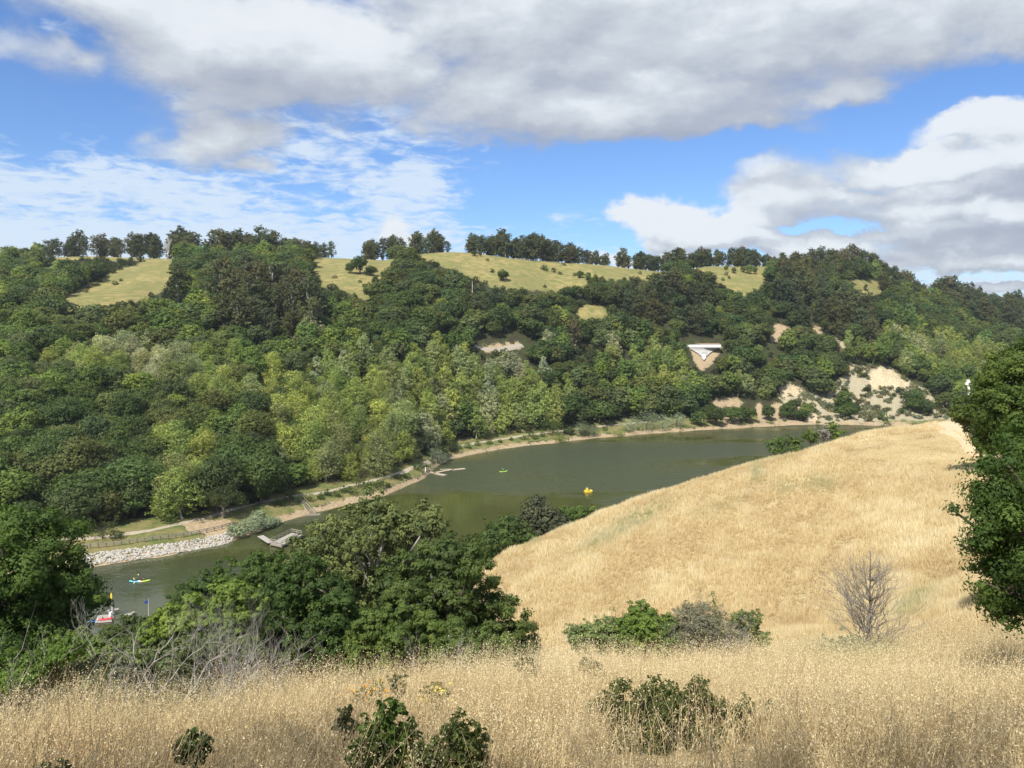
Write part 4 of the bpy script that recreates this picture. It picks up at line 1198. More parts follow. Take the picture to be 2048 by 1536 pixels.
rooted('bush', 'round bush leaning over the dirt track below the white mast', 'bush', 62, 1962,
       [(1930, 815, 24), (1955, 805, 26), (1985, 820, 30), (1970, 845, 26), (1940, 830, 20), (2000, 850, 30), (1915, 825, 14), (2010, 800, 26)], 16000, .16, (0.070, 0.094, 0.022), 641, r0=.14)
# the tree behind the viewpoint whose shade falls on the nearest grass
g_ = np.random.default_rng(77)
b_ = at(-400, 3.0)
tsh = thing('oak_tree', 'wide oak standing behind the viewpoint that shades the nearest grass', 'tree', (-4.0, -2.7, float(ground(-4.0, -2.7))))
Ls = [(g_.uniform(-6.5, 7.0), g_.uniform(-2.6, 3.0), g_.uniform(5.0, 7.0), 1.3, 1.3, .9) for _ in range(46)]
bag = Bag(); bag.add(*crown_arrays(78, Ls, 16000, .18, rag=.2, tri=True)); o = put('crown', bag.mesh('shade_crown', [mat_leaf]), parent=tsh); o.color = (*DK, 1)
wb = Bag(); limbs(g_, wb, (0, 0, 0), Ls, .3, 7, .5, only=range(0, 34, 3)); put('trunk', wb.mesh('shade_trunk', [mat_bark], True), parent=tsh)

# the shrub bed at the brow, and the bare tree
rooted('bush', 'bright green bush in the middle of the shrubs at the brow', 'bush', 22, 1290,
       [(1282, 1232, 30), (1262, 1258, 30), (1310, 1262, 32), (1335, 1250, 22), (1285, 1275, 34), (1250, 1285, 24), (1345, 1280, 26)], 26000, .06, (0.098, 0.148, 0.034), 651, r0=.05, trunk='stem', crown='foliage')
rooted('bush', 'thin grey-green shrub at the left end of the brow shrubs', 'bush', 22.5, 1185,
       [(1150, 1268, 18), (1185, 1262, 22), (1220, 1255, 24), (1205, 1280, 26), (1165, 1285, 20), (1235, 1275, 22)], 12000, .055, (0.10, 0.135, 0.05), 653, mat=mat_leaf_dull, r0=.03, trunk='stem', crown='foliage', bark=mat_dead_grey, rag=.3)
rooted('coyote_brush', 'dry grey twiggy bush right of the bright green bush', 'bush', 22, 1420,
       [(1392, 1235, 38), (1432, 1250, 40), (1366, 1268, 34), (1475, 1265, 34), (1410, 1280, 40), (1455, 1285, 34), (1375, 1225, 24)], 22000, .045, (0.14, 0.14, 0.095), 655, mat=mat_leaf_dull, r0=.04, trunk='stem', crown='foliage', bark=mat_dead_grey, rag=.3, inner=.4)
rooted('bush', 'sparse green shrub at the right end of the brow shrubs', 'bush', 22.5, 1500,
       [(1490, 1240, 18), (1512, 1235, 14), (1500, 1262, 20), (1470, 1235, 12), (1520, 1275, 16)], 5200, .055, (0.115, 0.14, 0.05), 657, mat=mat_leaf_dull, r0=.03, trunk='stem', crown='foliage', bark=mat_dead_grey, rag=.3)


def bare(name, label, px, d, top, seed, mat, cat='bare tree', rz=None, sink=.1, **kw):
    """top: the row its highest twigs reach."""
    b = at(px, d)
    h = (CAMZ + (HZ - top) / F * d - b.z) / .82
    return put(name, bare_tree_mesh(seed, h, kw.pop('r', h * .018), mat, name=name, **kw), (b.x, b.y, b.z - sink), seed * 1.3 if rz is None else rz, 1, None, label, cat, kw.get('group'))


# dry twigs through the grey bush
bare('dry_brush', 'spray of dry grey twigs standing out of the twiggy bush', 1400, 21.8, 1192, 661, mat_dead_grey, 'dead brush', depth=5, spread=.35, stems=24, lean=.45, r=.014, n=(2, 3), up=.25, L0=.3)
bare('dry_brush', 'dry grey twigs over the thin shrub at the brow', 1200, 22.2, 1225, 662, mat_dead_grey, 'dead brush', depth=4, spread=.4, stems=10, lean=.5, r=.010, n=(2, 3), L0=.3)


def conical_bare_tree(px, d, h, label):
    g = np.random.default_rng(663); bag = Bag()
    tr = curve((0, 0, -.2), (.05, 0, h * .93), g, .03, 12)
    bag.add(*tube_arrays(tr, np.linspace(.05, .012, 12), 6))
    for k in range(120):
        t = g.uniform(.06, .95) ** .9
        p = tr[int(t * 11)]
        th = g.uniform(0, 6.283)
        L = h * .50 * math.sin(math.pi * min(.96, .30 + t * .70)) * g.uniform(.7, 1.15)
        dv = unit(np.array([math.cos(th), math.sin(th), g.uniform(.55, 1.2)]))
        branches(g, bag, p, dv, L * .5, .017 * (1.25 - t), 3, 4, .38, (2, 3), .22, 0, .72)
    b = at(px, d)
    t = thing('bare_tree', label, 'bare tree', b)
    put('branches', bag.mesh('bare_tree_branches', [mat_dead_brown]), parent=t)


conical_bare_tree(1737, 22, 3.35, 'leafless conical little tree alone on the golden slope')
bare('dry_brush', 'low grey brush round the foot of the leafless conical tree', 1710, 21.5, 1262, 664, mat_dead_grey, 'dead brush', depth=4, spread=.5, stems=14, lean=.8, r=.008, n=(2, 3), L0=.3)
rooted('coyote_brush', 'pale grey-green brush below the leafless conical tree', 'bush', 21, 1700, [(1660, 1290, 18), (1690, 1283, 20), (1720, 1290, 20), (1760, 1292, 18)], 3000, .05, (0.19, 0.20, 0.13), 665, mat=mat_leaf_dull, r0=.02, trunk='stem', crown='foliage', bark=mat_dead_grey, rag=.3)
# bleached brush on the left
bare('dead_brush', 'bleached dead brush with curling branches in front of the marina', 232, 11.2, 1232, 671, mat_dead, 'dead brush', depth=4, spread=.42, stems=26, lean=.62, r=.018, n=(2, 3), up=.12, L0=.34)
bare('dead_brush', 'fan of grey dead twigs left of the deep green oak', 450, 13.6, 1232, 672, mat_dead, 'dead brush', depth=4, spread=.4, stems=14, lean=.6, r=.012, n=(2, 3), L0=.33)
bare('dead_brush', 'grey dead twigs under the deep green oak', 525, 13.8, 1255, 673, mat_dead, 'dead brush', depth=4, spread=.45, stems=10, lean=.7, r=.011, n=(2, 3), L0=.33)
bare('dead_brush', 'grey dead spray standing in the yellow-green bush', 472, 23.5, 1165, 674, mat_dead, 'dead brush', depth=5, spread=.3, stems=9, lean=.18, r=.014, n=(2, 3), L0=.3)
bare('dead_brush', 'pale dead sprays under the broad dark oak', 890, 18, 1262, 675, mat_dead, 'dead brush', depth=4, spread=.45, stems=10, lean=.7, r=.011, n=(2, 3), L0=.33)
bare('dead_brush', 'thin upright dead shoots at the foot of the big left oak', 75, 11.5, 1225, 676, mat_dead, 'dead brush', depth=3, spread=.35, stems=4, lean=.3, r=.012, n=(1, 2), L0=.4)


# tall weeds: a stem with small leaves up it
def weed(label, px, d, h, seed, colour, name='tall_weed'):
    g = np.random.default_rng(seed); b = at(px, d)
    t = thing(name, label, 'weed', b)
    wb = Bag(); P_, N_ = [], []
    for s in range(int(3)):
        tr = curve((g.normal() * .05, g.normal() * .05, -.05), (g.normal() * .22, g.normal() * .15, h * g.uniform(.75, 1)), g, .08, 8)
        wb.add(*tube_arrays(tr, np.linspace(.009, .003, 8), 4))
        for k in range(70):
            q = g.uniform(.25, 1.0); i = q * 7; a = tr[int(i)] * (1 - i % 1) + tr[min(7, int(i) + 1)] * (i % 1)
            P_.append(a + g.normal(size=3) * .075 * (1.2 - .6 * q)); N_.append(unit(g.normal(size=3) + [0, 0, .6]))
    Vv, q = leaves(g, np.array(P_), np.array(N_), .065, .5)
    bag = Bag(); bag.add(Vv, q, np.repeat(g.uniform(.2, .8, len(P_)), 4))
    o = put('foliage', bag.mesh(name + '_foliage', [mat_leaf_dull]), parent=t); o.color = (*colour, 1)
    put('stem', wb.mesh(name + '_stem', [mat_dead_grey]), parent=t)


weed('tall thin weed rising above the twiggy grey bush', 1440, 21.5, 2.25, 681, (0.13, 0.16, 0.05))
weed('shorter leafy weed between the bright green bush and the twiggy bush', 1380, 21.8, 1.55, 682, (0.11, 0.15, 0.045))
weed('slender weed standing at the right of the brow shrubs', 1522, 21, 1.0, 683, (0.10, 0.14, 0.04))
weed('slender yellow-tipped weed against the lake above the yellow-green bush', 345, 25, 3.0, 684, (0.16, 0.18, 0.05))

# small plants in the near grass
def plant(label, d, base_px, items, n, leaf, colour, seed, name='leafy_plant', cat='plant', **kw):
    return rooted(name, label, cat, d, base_px, items, n, leaf, colour, seed, r0=.012, trunk='stem', crown='foliage', spread=.7, rag=.25, cl=6, **kw)


plant('dark leafy sapling, tallest green plant in the nearest grass', 5.2, 770, [(778, 1418, 22), (795, 1445, 28), (745, 1462, 28), (770, 1485, 40), (820, 1485, 28), (728, 1505, 34), (790, 1525, 40), (740, 1545, 36)], 2600, .045, (0.060, 0.095, 0.022), 701)
plant('olive leafy plant right of the dark sapling', 5.1, 910, [(910, 1452, 26), (940, 1475, 28), (885, 1485, 30), (925, 1505, 36), (870, 1520, 30), (950, 1520, 24)], 1700, .042, (0.085, 0.105, 0.035), 702)
plant('wide dark bush lying in the grass with broken twigs', 7.5, 1330, [(1249, 1370, 15), (1226, 1394, 22), (1311, 1376, 20), (1331, 1399, 32), (1400, 1368, 15), (1394, 1398, 28), (1276, 1414, 32), (1354, 1420, 36), (1443, 1412, 20), (1197, 1415, 18), (1468, 1430, 16), (1297, 1435, 34), (1411, 1430, 28), (1229, 1435, 26)], 11000, .036, (0.062, 0.080, 0.026), 703, name='coyote_brush', cat='bush')
plant('small pointed dark bush at the right of the wide dark bush', 7.4, 1490, [(1492, 1402, 13), (1490, 1420, 18), (1478, 1440, 22), (1500, 1438, 18)], 900, .034, (0.058, 0.080, 0.028), 704, name='coyote_brush', cat='bush')
plant('thin dark tuft of leaves right of the pointed bush', 7.4, 1545, [(1540, 1412, 12), (1552, 1422, 14), (1530, 1425, 12)], 340, .034, (0.085, 0.10, 0.04), 705)
plant('small dark bush alone in the shaded grass on the left', 5.4, 388, [(382, 1478, 18), (400, 1490, 20), (370, 1495, 18), (388, 1508, 22)], 900, .04, (0.055, 0.08, 0.025), 706, name='bush', cat='bush')
plant('green plant with orange-yellow flowers in the meadow', 8.6, 738, [(728, 1384, 13), (755, 1374, 14), (745, 1388, 16), (705, 1392, 11)], 700, .035, (0.13, 0.145, 0.04), 707, name='flowering_plant')
plant('pale flowering plant right of the orange-flowered one', 8.6, 866, [(855, 1380, 11), (875, 1376, 11), (868, 1388, 12), (890, 1386, 10)], 450, .038, (0.15, 0.15, 0.05), 708, name='flowering_plant')
plant('small brown-green tuft between the two flowering plants', 8.7, 796, [(790, 1366, 14), (805, 1362, 12), (798, 1376, 14)], 450, .036, (0.085, 0.095, 0.04), 709)
plant('small brown-green bush far up the meadow, right of the next', 11.5, 1180, [(1172, 1328, 14), (1188, 1334, 14), (1200, 1342, 10)], 650, .036, (0.10, 0.105, 0.05), 710, name='bush', cat='bush')
plant('small dull bush at the top of the meadow below the broad oak', 11.5, 1050, [(1040, 1328, 13), (1058, 1330, 14), (1066, 1340, 10)], 500, .036, (0.105, 0.10, 0.05), 711, name='bush', cat='bush')
plant('grey-green weed left of the dark sapling', 6.4, 688, [(690, 1425, 12), (682, 1445, 14), (698, 1450, 14)], 420, .04, (0.10, 0.11, 0.05), 712)
plant('low dark plant at the bottom left corner', 4.6, 90, [(85, 1536, 16), (105, 1540, 18), (122, 1532, 12)], 260, .04, (0.08, 0.10, 0.04), 713)
plant('low leafy plant between the sapling and the olive plant', 5.0, 845, [(840, 1505, 20), (850, 1525, 24), (830, 1535, 24)], 700, .042, (0.07, 0.09, 0.03), 714)
# flowers on the flowering plants
mat_petal = plain('orange_yellow_petals', (0.85, 0.42, 0.02), .6, .2)
mat_petal2 = plain('pale_yellow_petals', (0.85, 0.70, 0.12), .6, .2)
for tn_, (cx, cy, cd_, w, hgt_, nf_, mt) in {'flowering_plant': (735, 1381, 8.45, 26, 9, 20, mat_petal), 'flowering_plant.001': (868, 1378, 8.45, 22, 7, 14, mat_petal2)}.items():
    t = bpy.data.objects[tn_]
    gg = np.random.default_rng(int(cx))
    for k in range(nf_):
        p = Vector(((cx + gg.normal() * w - CX) / F * cd_, cd_ + gg.uniform(-.2, .1), CAMZ + (HZ - cy + gg.normal() * hgt_) / F * cd_)) - t.location
        if k == 0:
            Vf, qf = leaves(gg, np.zeros((4, 3)) + gg.normal(size=(4, 3)) * .006, unit(gg.normal(size=(4, 3)) + [0, -.5, .8]), .034, .8)
            fm = mesh_np('flower', Vf, quads=qf, mats=[mt])
        put('flower', fm, p, gg.uniform(0, 6), gg.uniform(.7, 1.2), t)

# ---------------------------------------------------------------- wild oats in the meadow, dry grass on the hill
def straw_mat(name):
    m, T = new_mat(name)
    tone = attr(T, 'tone'); gr = attr(T, 'green')
    r = T.node('ShaderNodeValToRGB'); T.l.new(tone, r.inputs[0])
    e = r.color_ramp.elements
    e[0].position = 0; e[0].color = (0.20, 0.125, 0.070, 1)
    e[1].position = 1; e[1].color = (0.84, 0.76, 0.54, 1)
    for p_, c_ in ((.3, (0.47, 0.345, 0.180)), (.55, (0.64, 0.512, 0.285)), (.8, (0.77, 0.66, 0.41))):
        x = e.new(p_); x.color = (*c_, 1)
    col = T.mix(gr, r.outputs[0], (0.23, 0.27, 0.115))
    p = principled(T, col, .65, .2)
    tr = T.node('ShaderNodeBsdfTranslucent'); T.l.new(col, tr.inputs[0])
    mx = T.node('ShaderNodeMixShader'); mx.inputs[0].default_value = .28
    T.l.new(p.outputs[0], mx.inputs[1]); T.l.new(tr.outputs[0], mx.inputs[2])
    finish(T, mx.outputs[0])
    return m


mat_straw = straw_mat('dry_grass')


def wild_oats(seed, x, y, scale, nsp, sp_len, fine=True):
    """Stalks with drooping seed heads: ribbons and spikelet quads, one array."""
    g = np.random.default_rng(seed); n = len(x)
    z = ground(x, y)
    h = (g.uniform(.26, .74, n) * scale)
    nx_ = fbm(x / 1.6, y / 1.6, 111, 3); th = .6 + nx_ * 5.5 + g.normal(size=n) * 1.3
    lean = np.abs(g.normal(.34, .24, n) + .35 * fbm(x / .9, y / .9, 113, 2)) * h
    h = h * (1 + .45 * fbm(x / 2.1, y / 2.1, 115, 3))
    lx, ly = np.cos(th) * lean, np.sin(th) * lean
    fx = g.uniform(0, 6.283, n)
    wx, wy = np.cos(fx), np.sin(fx)
    w = (.0016 + .0005 * y / 5) * g.uniform(.7, 1.3, n)
    base = np.stack([x, y, z - .02], -1)
    def pt(t): return base + np.stack([lx * t ** 2, ly * t ** 2, h * t], -1)
    Vs, Qs, Ts = [], [], []
    side = np.stack([wx * w, wy * w, np.zeros(n)], -1)
    pp = [pt(t) for t in (0, .55, 1.0)]
    st = np.concatenate([np.stack([p - side * k, p + side * k], 1) for p, k in zip(pp, (1, .8, .35))], 1)   # n, 6, 3
    Vs.append(st.reshape(-1, 3))
    b = np.arange(n)[:, None] * 6
    Qs.append(np.concatenate([b + [0, 1, 3, 2], b + [2, 3, 5, 4]]) if fine else b + [0, 1, 4, 4])
    patch_t = .30 * fbm(x / 2.6, y / 2.6, 117, 3)
    stone = np.clip(.46 + patch_t + .14 * g.normal(size=n), .02, .85)
    Ts.append(np.repeat(stone, 6))
    off = 6 * n
    # dry leaves low down
    for k in range(2):
        a = pt(g.uniform(.05, .45, n))
        ph = g.uniform(0, 6.283, n); L = g.uniform(.12, .30, n) * scale
        dv = np.stack([np.cos(ph), np.sin(ph), g.uniform(.4, 1.5, n)], -1); dv = unit(dv) * L[:, None]
        sd = np.stack([-np.sin(ph), np.cos(ph), np.zeros(n)], -1) * (.0024 + .0005 * y / 5)[:, None]
        mid = a + dv * .55 + [0, 0, .02]; tip = a + dv - np.stack([np.zeros(n), np.zeros(n), L * .45], -1)
        Vs.append(np.stack([a - sd, a + sd, mid + sd, mid - sd, tip], 1).reshape(-1, 3))
        b = np.arange(n)[:, None] * 5 + off
        if fine: Qs.append(b + [0, 1, 2, 3]); Qs.append(b + [3, 2, 4, 4])
        else: Qs.append(b + [0, 1, 4, 4])
        Ts.append(np.repeat(np.clip(.50 + patch_t + .15 * g.normal(size=n), 0, .9), 5)); off += 5 * n
    # spikelets
    for k in range(nsp):
        t = g.uniform(.45, 1.02, n)
        a = pt(t); ph = g.uniform(0, 6.283, n)
        o = np.stack([np.cos(ph), np.sin(ph), np.zeros(n)], -1) * (g.uniform(.01, .045, n) * scale)[:, None]
        L = sp_len * g.uniform(.7, 1.35, n) * (1 + .05 * np.maximum(y - 5, 0))
        dn = unit(np.stack([np.cos(ph) * .6 + g.normal(size=n) * .3, np.sin(ph) * .6 + g.normal(size=n) * .3, -.7 + g.uniform(-.6, 1.3, n)], -1)) * L[:, None]
        sd = unit(np.cross(dn, g.normal(size=(n, 3)))) * (L * (.19 if fine else .30))[:, None]
        a = a + o
        Vs.append(np.stack([a, a + dn * .42 + sd, a + dn, a + dn * .42 - sd], 1).reshape(-1, 3))
        Qs.append(np.arange(n)[:, None] * 4 + off + ([0, 1, 2, 3] if fine else [0, 1, 3, 3]))
        Ts.append(np.repeat(np.clip(.74 + patch_t * .8 + .12 * g.normal(size=n), .2, 1), 4)); off += 4 * n
    Q = np.concatenate(Qs); T_ = np.concatenate(Ts)
    return np.concatenate(Vs), Q, T_


def build_grass(name, parts, green=None):
    V, Qd, Tr, To, Gr, n = [], [], [], [], [], 0
    for (v, q, t) in parts:
        tri = q[:, 2] == q[:, 3]
        Qd.append(q[~tri] + n); Tr.append(q[tri][:, :3] + n); V.append(v); To.append(t); n += len(v)
    V = np.concatenate(V)
    gr = np.zeros(len(V)) if green is None else green(V)
    me = mesh_np(name, V, quads=np.concatenate(Qd), tris=np.concatenate(Tr), mats=[mat_straw], attrs={'tone': np.concatenate(To), 'green': gr})
    return put(name, me, kind='stuff')


gg = np.random.default_rng(31)


def meadow_xy(n, d0, d1, px0, px1):
    d = np.sqrt(gg.uniform(d0 ** 2, d1 ** 2, n)); px = gg.uniform(px0, px1, n)
    return (px - CX) / F * d, d


def patchy(x, y, keep=.75):
    """Grass stands thicker and thinner in patches."""
    q = fbm(x / 1.3, y / 1.3, 91, 3)
    return gg.random(len(x)) < keep + q


def col_of(x, y): return CX + F * x / y


# the plants keep the grass thin round their feet
PLANT_GAPS = [(770, 5.2, 46), (910, 5.1, 42), (1330, 7.5, 128), (1490, 7.4, 28), (388, 5.4, 36), (1545, 7.4, 14)]
parts = []
for (n, d0, d1, sc, nsp, sl) in [(26000, 2.6, 7.5, 1.0, 9, .017), (26000, 7.5, 12.5, 1.0, 7, .018), (26000, 12.5, 20, 1.0, 5, .020), (20000, 20, 29, 1.0, 4, .022)]:
    x, y = meadow_xy(n, d0, d1, -220, 2330)
    px = col_of(x, y)
    ok = patchy(x, y)
    # behind the brow on the left the slope belongs to the brush
    brow = np.interp(px, [-200, 300, 700, 1000, 1200], [9.5, 11.5, 14.5, 18, 60])
    ok &= y < brow
    for (cx, cd_, hw) in PLANT_GAPS:
        ok &= ~((np.abs(px - cx) < hw) & (y > cd_ - .5 * cd_) & (y < cd_ + .3) & (gg.random(len(x)) < np.clip(1.0 - .25 * np.abs(px - cx) / hw, 0, 1) * np.clip(.35 + (y - .62 * cd_) / (.14 * cd_), .3, .96)))
    v = wild_oats(int(d0 * 10), x[ok], y[ok], sc, nsp, sl, d0 < 7)
    parts.append(v)
def greenish(V):
    px = CX + F * V[:, 0] / V[:, 1]
    d = np.exp(-((px - 1700) / 110) ** 2 - ((V[:, 1] - 19.5) / 3.5) ** 2) * .8 + np.exp(-((px - 200) / 200) ** 2 - ((V[:, 1] - 10.6) / 1.0) ** 2) * .55 + np.exp(-((px - 450) / 90) ** 2 - ((V[:, 1] - 10.8) / 1.0) ** 2) * .5
    return np.clip(d + .12 * vnoise(V[:, 0] * 1.4, V[:, 1] * 1.4, 95), 0, .85)
build_grass('meadow_grass', parts, greenish)


def tufts(seed, x, y, h, w, nb, tone):
    """Tufts of dry grass: bunches of tapering blades."""
    g = np.random.default_rng(seed); n = len(x); z = ground(x, y)
    Vs, Qs, Ts = [], [], []; off = 0
    base = np.stack([x, y, z - .03], -1)
    for k in range(nb):
        ph = g.uniform(0, 6.283, n); sp = g.uniform(.1, .8, n) * h
        hh = h * g.uniform(.55, 1.1, n)
        bo = np.stack([np.cos(ph), np.sin(ph), np.zeros(n)], -1)
        f = g.uniform(0, 6.283, n); sd = np.stack([np.cos(f), np.sin(f) * .5, np.zeros(n)], -1) * (w * g.uniform(.6, 1.3, n))[:, None]
        b0 = base + bo * (.12 * g.uniform(0, 1, n))[:, None]
        tip = b0 + bo * (sp * .5)[:, None] + np.stack([np.zeros(n), np.zeros(n), hh], -1)
        mid = b0 + bo * (sp * .16)[:, None] + np.stack([np.zeros(n), np.zeros(n), hh * .6], -1)
        Vs.append(np.stack([b0 - sd * .9, b0 + sd * .9, tip], 1).reshape(-1, 3))
        Qs.append(np.arange(n)[:, None] * 3 + off + [0, 1, 2, 2])
        tt_ = np.clip(tone + .09 * g.normal(size=n), 0, 1)
        Ts.append(np.stack([tt_ * .8, tt_ * .8, np.clip(tt_ + .10, 0, 1)], 1).ravel()); off += 3 * n
    return np.concatenate(Vs), np.concatenate(Qs), np.concatenate(Ts)


def trail_mask(x, y):
    px, py = project(x, y, ground(x, y))
    return inside_any(px, py, [[(1868, 830), (1900, 838), (1950, 838), (1990, 870), (2010, 880), (2040, 930), (2000, 925), (1975, 900), (1935, 872), (1880, 855)]])


parts = []
for (n, d0, d1, w, nb) in [(30000, 26, 46, .020, 7), (38000, 46, 70, .027, 6), (36000, 70, 100, .036, 5)]:
    x, y = meadow_xy(n, d0, d1, 900, 2480)
    px = col_of(x, y)
    edge = np.interp(y, [26, 42, 60, 80, 100], [1080, 1010, 975, 955, 945])
    ok = (px > edge + 12 * vnoise(y / 2, x / 2, 3)) & ~trail_mask(x, y)
    x, y = x[ok], y[ok]
    q = fbm(x / 5.0, y / 7.0, 101, 3); q2 = fbm(x / 1.2, y / 1.6, 103, 3)
    _, py = project(x, y, ground(x, y)); px = col_of(x, y)
    worn = inside_any(px, py, [[(1700, 880), (1900, 860), (1960, 900), (1960, 945), (1800, 930), (1720, 912)]])
    trod = np.zeros(len(x))
    for (ax_, ay_, bx2, by2, ww_) in [(1590, 1215, 1640, 1150, 15), (1640, 1150, 1690, 1075, 11), (1400, 1190, 1350, 1120, 8), (1545, 1240, 1600, 1130, 7), (1700, 905, 1860, 872, 8), (1725, 925, 1950, 935, 7), (1760, 880, 1900, 905, 6), (960, 1165, 1010, 1185, 14)]:
        tx_, ty_ = bx2 - ax_, by2 - ay_; L2 = tx_ * tx_ + ty_ * ty_
        s_ = np.clip(((px - ax_) * tx_ + (py - ay_) * ty_) / L2, 0, 1)
        dd_ = np.hypot(px - ax_ - s_ * tx_, (py - ay_ - s_ * ty_) * 1.6) + 5 * vnoise(x * 1.3, y * 1.3, 119)
        trod = np.maximum(trod, np.clip(1.4 - dd_ / ww_, 0, 1))
    h = .50 * (1 + .55 * q + .5 * q2) * np.where(worn, .35, 1) * (1 - .7 * trod)
    h = np.where(px > 1820, h * np.clip(1.2 - (y - 60) / 60, .5, 1), h)
    tone = .62 + .34 * q + .30 * q2 - .38 * trod + np.where(worn, .04, 0)
    parts.append(tufts(int(d0), x, y, np.clip(h, .12, 1.0), w, nb, tone))
def green_hill(V):
    px, py = project(V[:, 0], V[:, 1], V[:, 2])
    s = np.zeros(len(V))
    for (cx, cy, rx, ry, a, sl) in [(1275, 1035, 60, 16, .65, -.5), (1210, 1072, 50, 14, .5, -.5), (1640, 965, 30, 14, .7, 0), (1515, 945, 16, 24, .55, 0), (1570, 970, 26, 10, .5, 0), (1065, 1078, 18, 7, .6, -.3), (1830, 1200, 45, 20, .6, -.5), (1560, 905, 50, 12, .4, -.2), (1440, 1010, 60, 12, .25, -.3)]:
        s = np.maximum(s, a * np.exp(-((px - cx) / rx) ** 2 - ((py - cy - sl * (px - cx)) / ry) ** 2))
    return np.clip(s * (1 + .6 * vnoise(V[:, 0] * 1.1, V[:, 1] * 1.1, 97)), 0, .85)
build_grass('hillside_grass', parts, green_hill)

# ---------------------------------------------------------------- things on the shore, the water and the hill
BOXQ = np.array([[0, 3, 2, 1], [4, 5, 6, 7], [0, 1, 5, 4], [1, 2, 6, 5], [2, 3, 7, 6], [3, 0, 4, 7]])


def box(c, s, rz=0.0, taper=1.0):
    x, y, z = s[0] / 2, s[1] / 2, s[2] / 2
    v = np.array([(-x, -y, -z), (x, -y, -z), (x, y, -z), (-x, y, -z), (-x * taper, -y * taper, z), (x * taper, -y * taper, z), (x * taper, y * taper, z), (-x * taper, y * taper, z)])
    k, q = math.cos(rz), math.sin(rz)
    return v @ np.array([[k, q, 0], [-q, k, 0], [0, 0, 1]]) + np.array(c), BOXQ


def beam(p, q, w, h):
    """A squared timber from p to q."""
    p, q = np.asarray(p, float), np.asarray(q, float)
    d = unit(q - p); r = np.cross(d, [0, 0, 1.0]); r = r / max(np.linalg.norm(r), 1e-6); u = np.cross(r, d)
    v = [c + r * a * w / 2 + u * b * h / 2 for c in (p, q) for a, b in ((-1, -1), (1, -1), (1, 1), (-1, 1))]
    return np.array(v), BOXQ


def one(name, arrs, mat, parent, loc=(0, 0, 0), smooth=False, label=None):
    b = Bag()
    for a in arrs: b.add(*a)
    return put(name, b.mesh(name, [mat], smooth), loc, parent=parent, label=label)


mat_wood = plain('weathered_timber', (0.33, 0.29, 0.23), .85, .15, .35, 3)
mat_wood_dk = plain('dark_weathered_timber', (0.22, 0.18, 0.14), .85, .15, .35, 3)
mat_deck = plain('bleached_deck_boards', (0.36, 0.33, 0.285), .85, .15, .3, 2.5)
mat_plank = plain('tan_float_boards', (0.42, 0.37, 0.26), .85, .15, .3, 2.5)
mat_stone = plain('pale_rock', (0.43, 0.40, 0.345), .9, .15, .6, 1.6)
mat_conc = plain('pale_concrete', (0.70, 0.69, 0.66), .85, .2, .12, .8)
mat_grey = plain('grey_shotcrete', (0.43, 0.42, 0.39), .95, .1, .3, .5)
mat_white = plain('white_paint', (0.80, 0.80, 0.79), .5, .4, .06)
mat_steel = plain('grey_steel', (0.34, 0.34, 0.33), .5, .5, .2)
mat_gravel = plain('pale_gravel', (0.38, 0.325, 0.245), .95, .1, .3, .6)
mat_dirt = plain('trodden_dirt', (0.56, 0.44, 0.28), .95, .1, .22, .9)
mat_asph = plain('worn_road', (0.34, 0.30, 0.24), .95, .1, .15, .5)


def ribbon(name, pts, width, mat, dz=.06, n=90, kind='structure', edge=.5):
    """A path laid on the land through the given points."""
    P_ = np.array([(p[0], p[1]) for p in pts], float)
    s = np.concatenate([[0], np.cumsum(np.linalg.norm(np.diff(P_, axis=0), axis=1))])
    u = np.linspace(0, s[-1], n)
    x, y = np.interp(u, s, P_[:, 0]), np.interp(u, s, P_[:, 1])
    for _ in range(6):
        x[1:-1] = .25 * x[:-2] + .5 * x[1:-1] + .25 * x[2:]; y[1:-1] = .25 * y[:-2] + .5 * y[1:-1] + .25 * y[2:]
    tx, ty = np.gradient(x), np.gradient(y); l = np.hypot(tx, ty); nx, ny = -ty / l, tx / l
    k = 7; off = np.linspace(-.5, .5, k)
    ww = width * (1 + .25 * vnoise(u / 3, u * 0, 5))
    gx = x[:, None] + nx[:, None] * off * ww[:, None]; gy = y[:, None] + ny[:, None] * off * ww[:, None]
    gz = ground(gx, gy) + dz * (1 - (np.abs(off) * 2) ** 4 * 1.2)
    V = np.stack([gx, gy, gz], -1).reshape(-1, 3)
    i = np.arange(n * k).reshape(n, k)
    q = np.stack([i[:-1, :-1], i[1:, :-1], i[1:, 1:], i[:-1, 1:]], -1).reshape(-1, 4)
    return put(name, mesh_np(name, V, quads=q, mats=[mat], smooth=True), kind=kind)


def shore_pt(px, back):
    """A point on the far bank at column px, set back from the waterline by so many metres."""
    d = float(shore_d(px)) + back
    return Vector(((px - CX) / F * d, d, float(ground((px - CX) / F * d, d))))


ribbon('shore_trail', [shore_pt(c, b) for c, b in ((60, 13), (200, 11), (300, 11), (420, 15), (520, 17), (600, 12), (640, 10), (700, 11), (780, 12), (815, 11), (850, 13), (900, 11), (960, 11), (1040, 12), (1120, 13), (1200, 14), (1300, 16))], 1.9, mat_gravel, .10, 300)
ribbon('hill_track', [hit(*p, 20) for p in ((2060, 985), (2010, 925), (1982, 897), (1950, 878), (1915, 862), (1885, 851), (1872, 846))], 3.6, mat_dirt, .05, 80)
ribbon('road_bend', [hit(*p, 250) + Vector((0, 0, .3)) for p in ((950, 692), (968, 699), (990, 700), (1015, 697), (1045, 691))], 3.2, mat_asph, .35, 40)

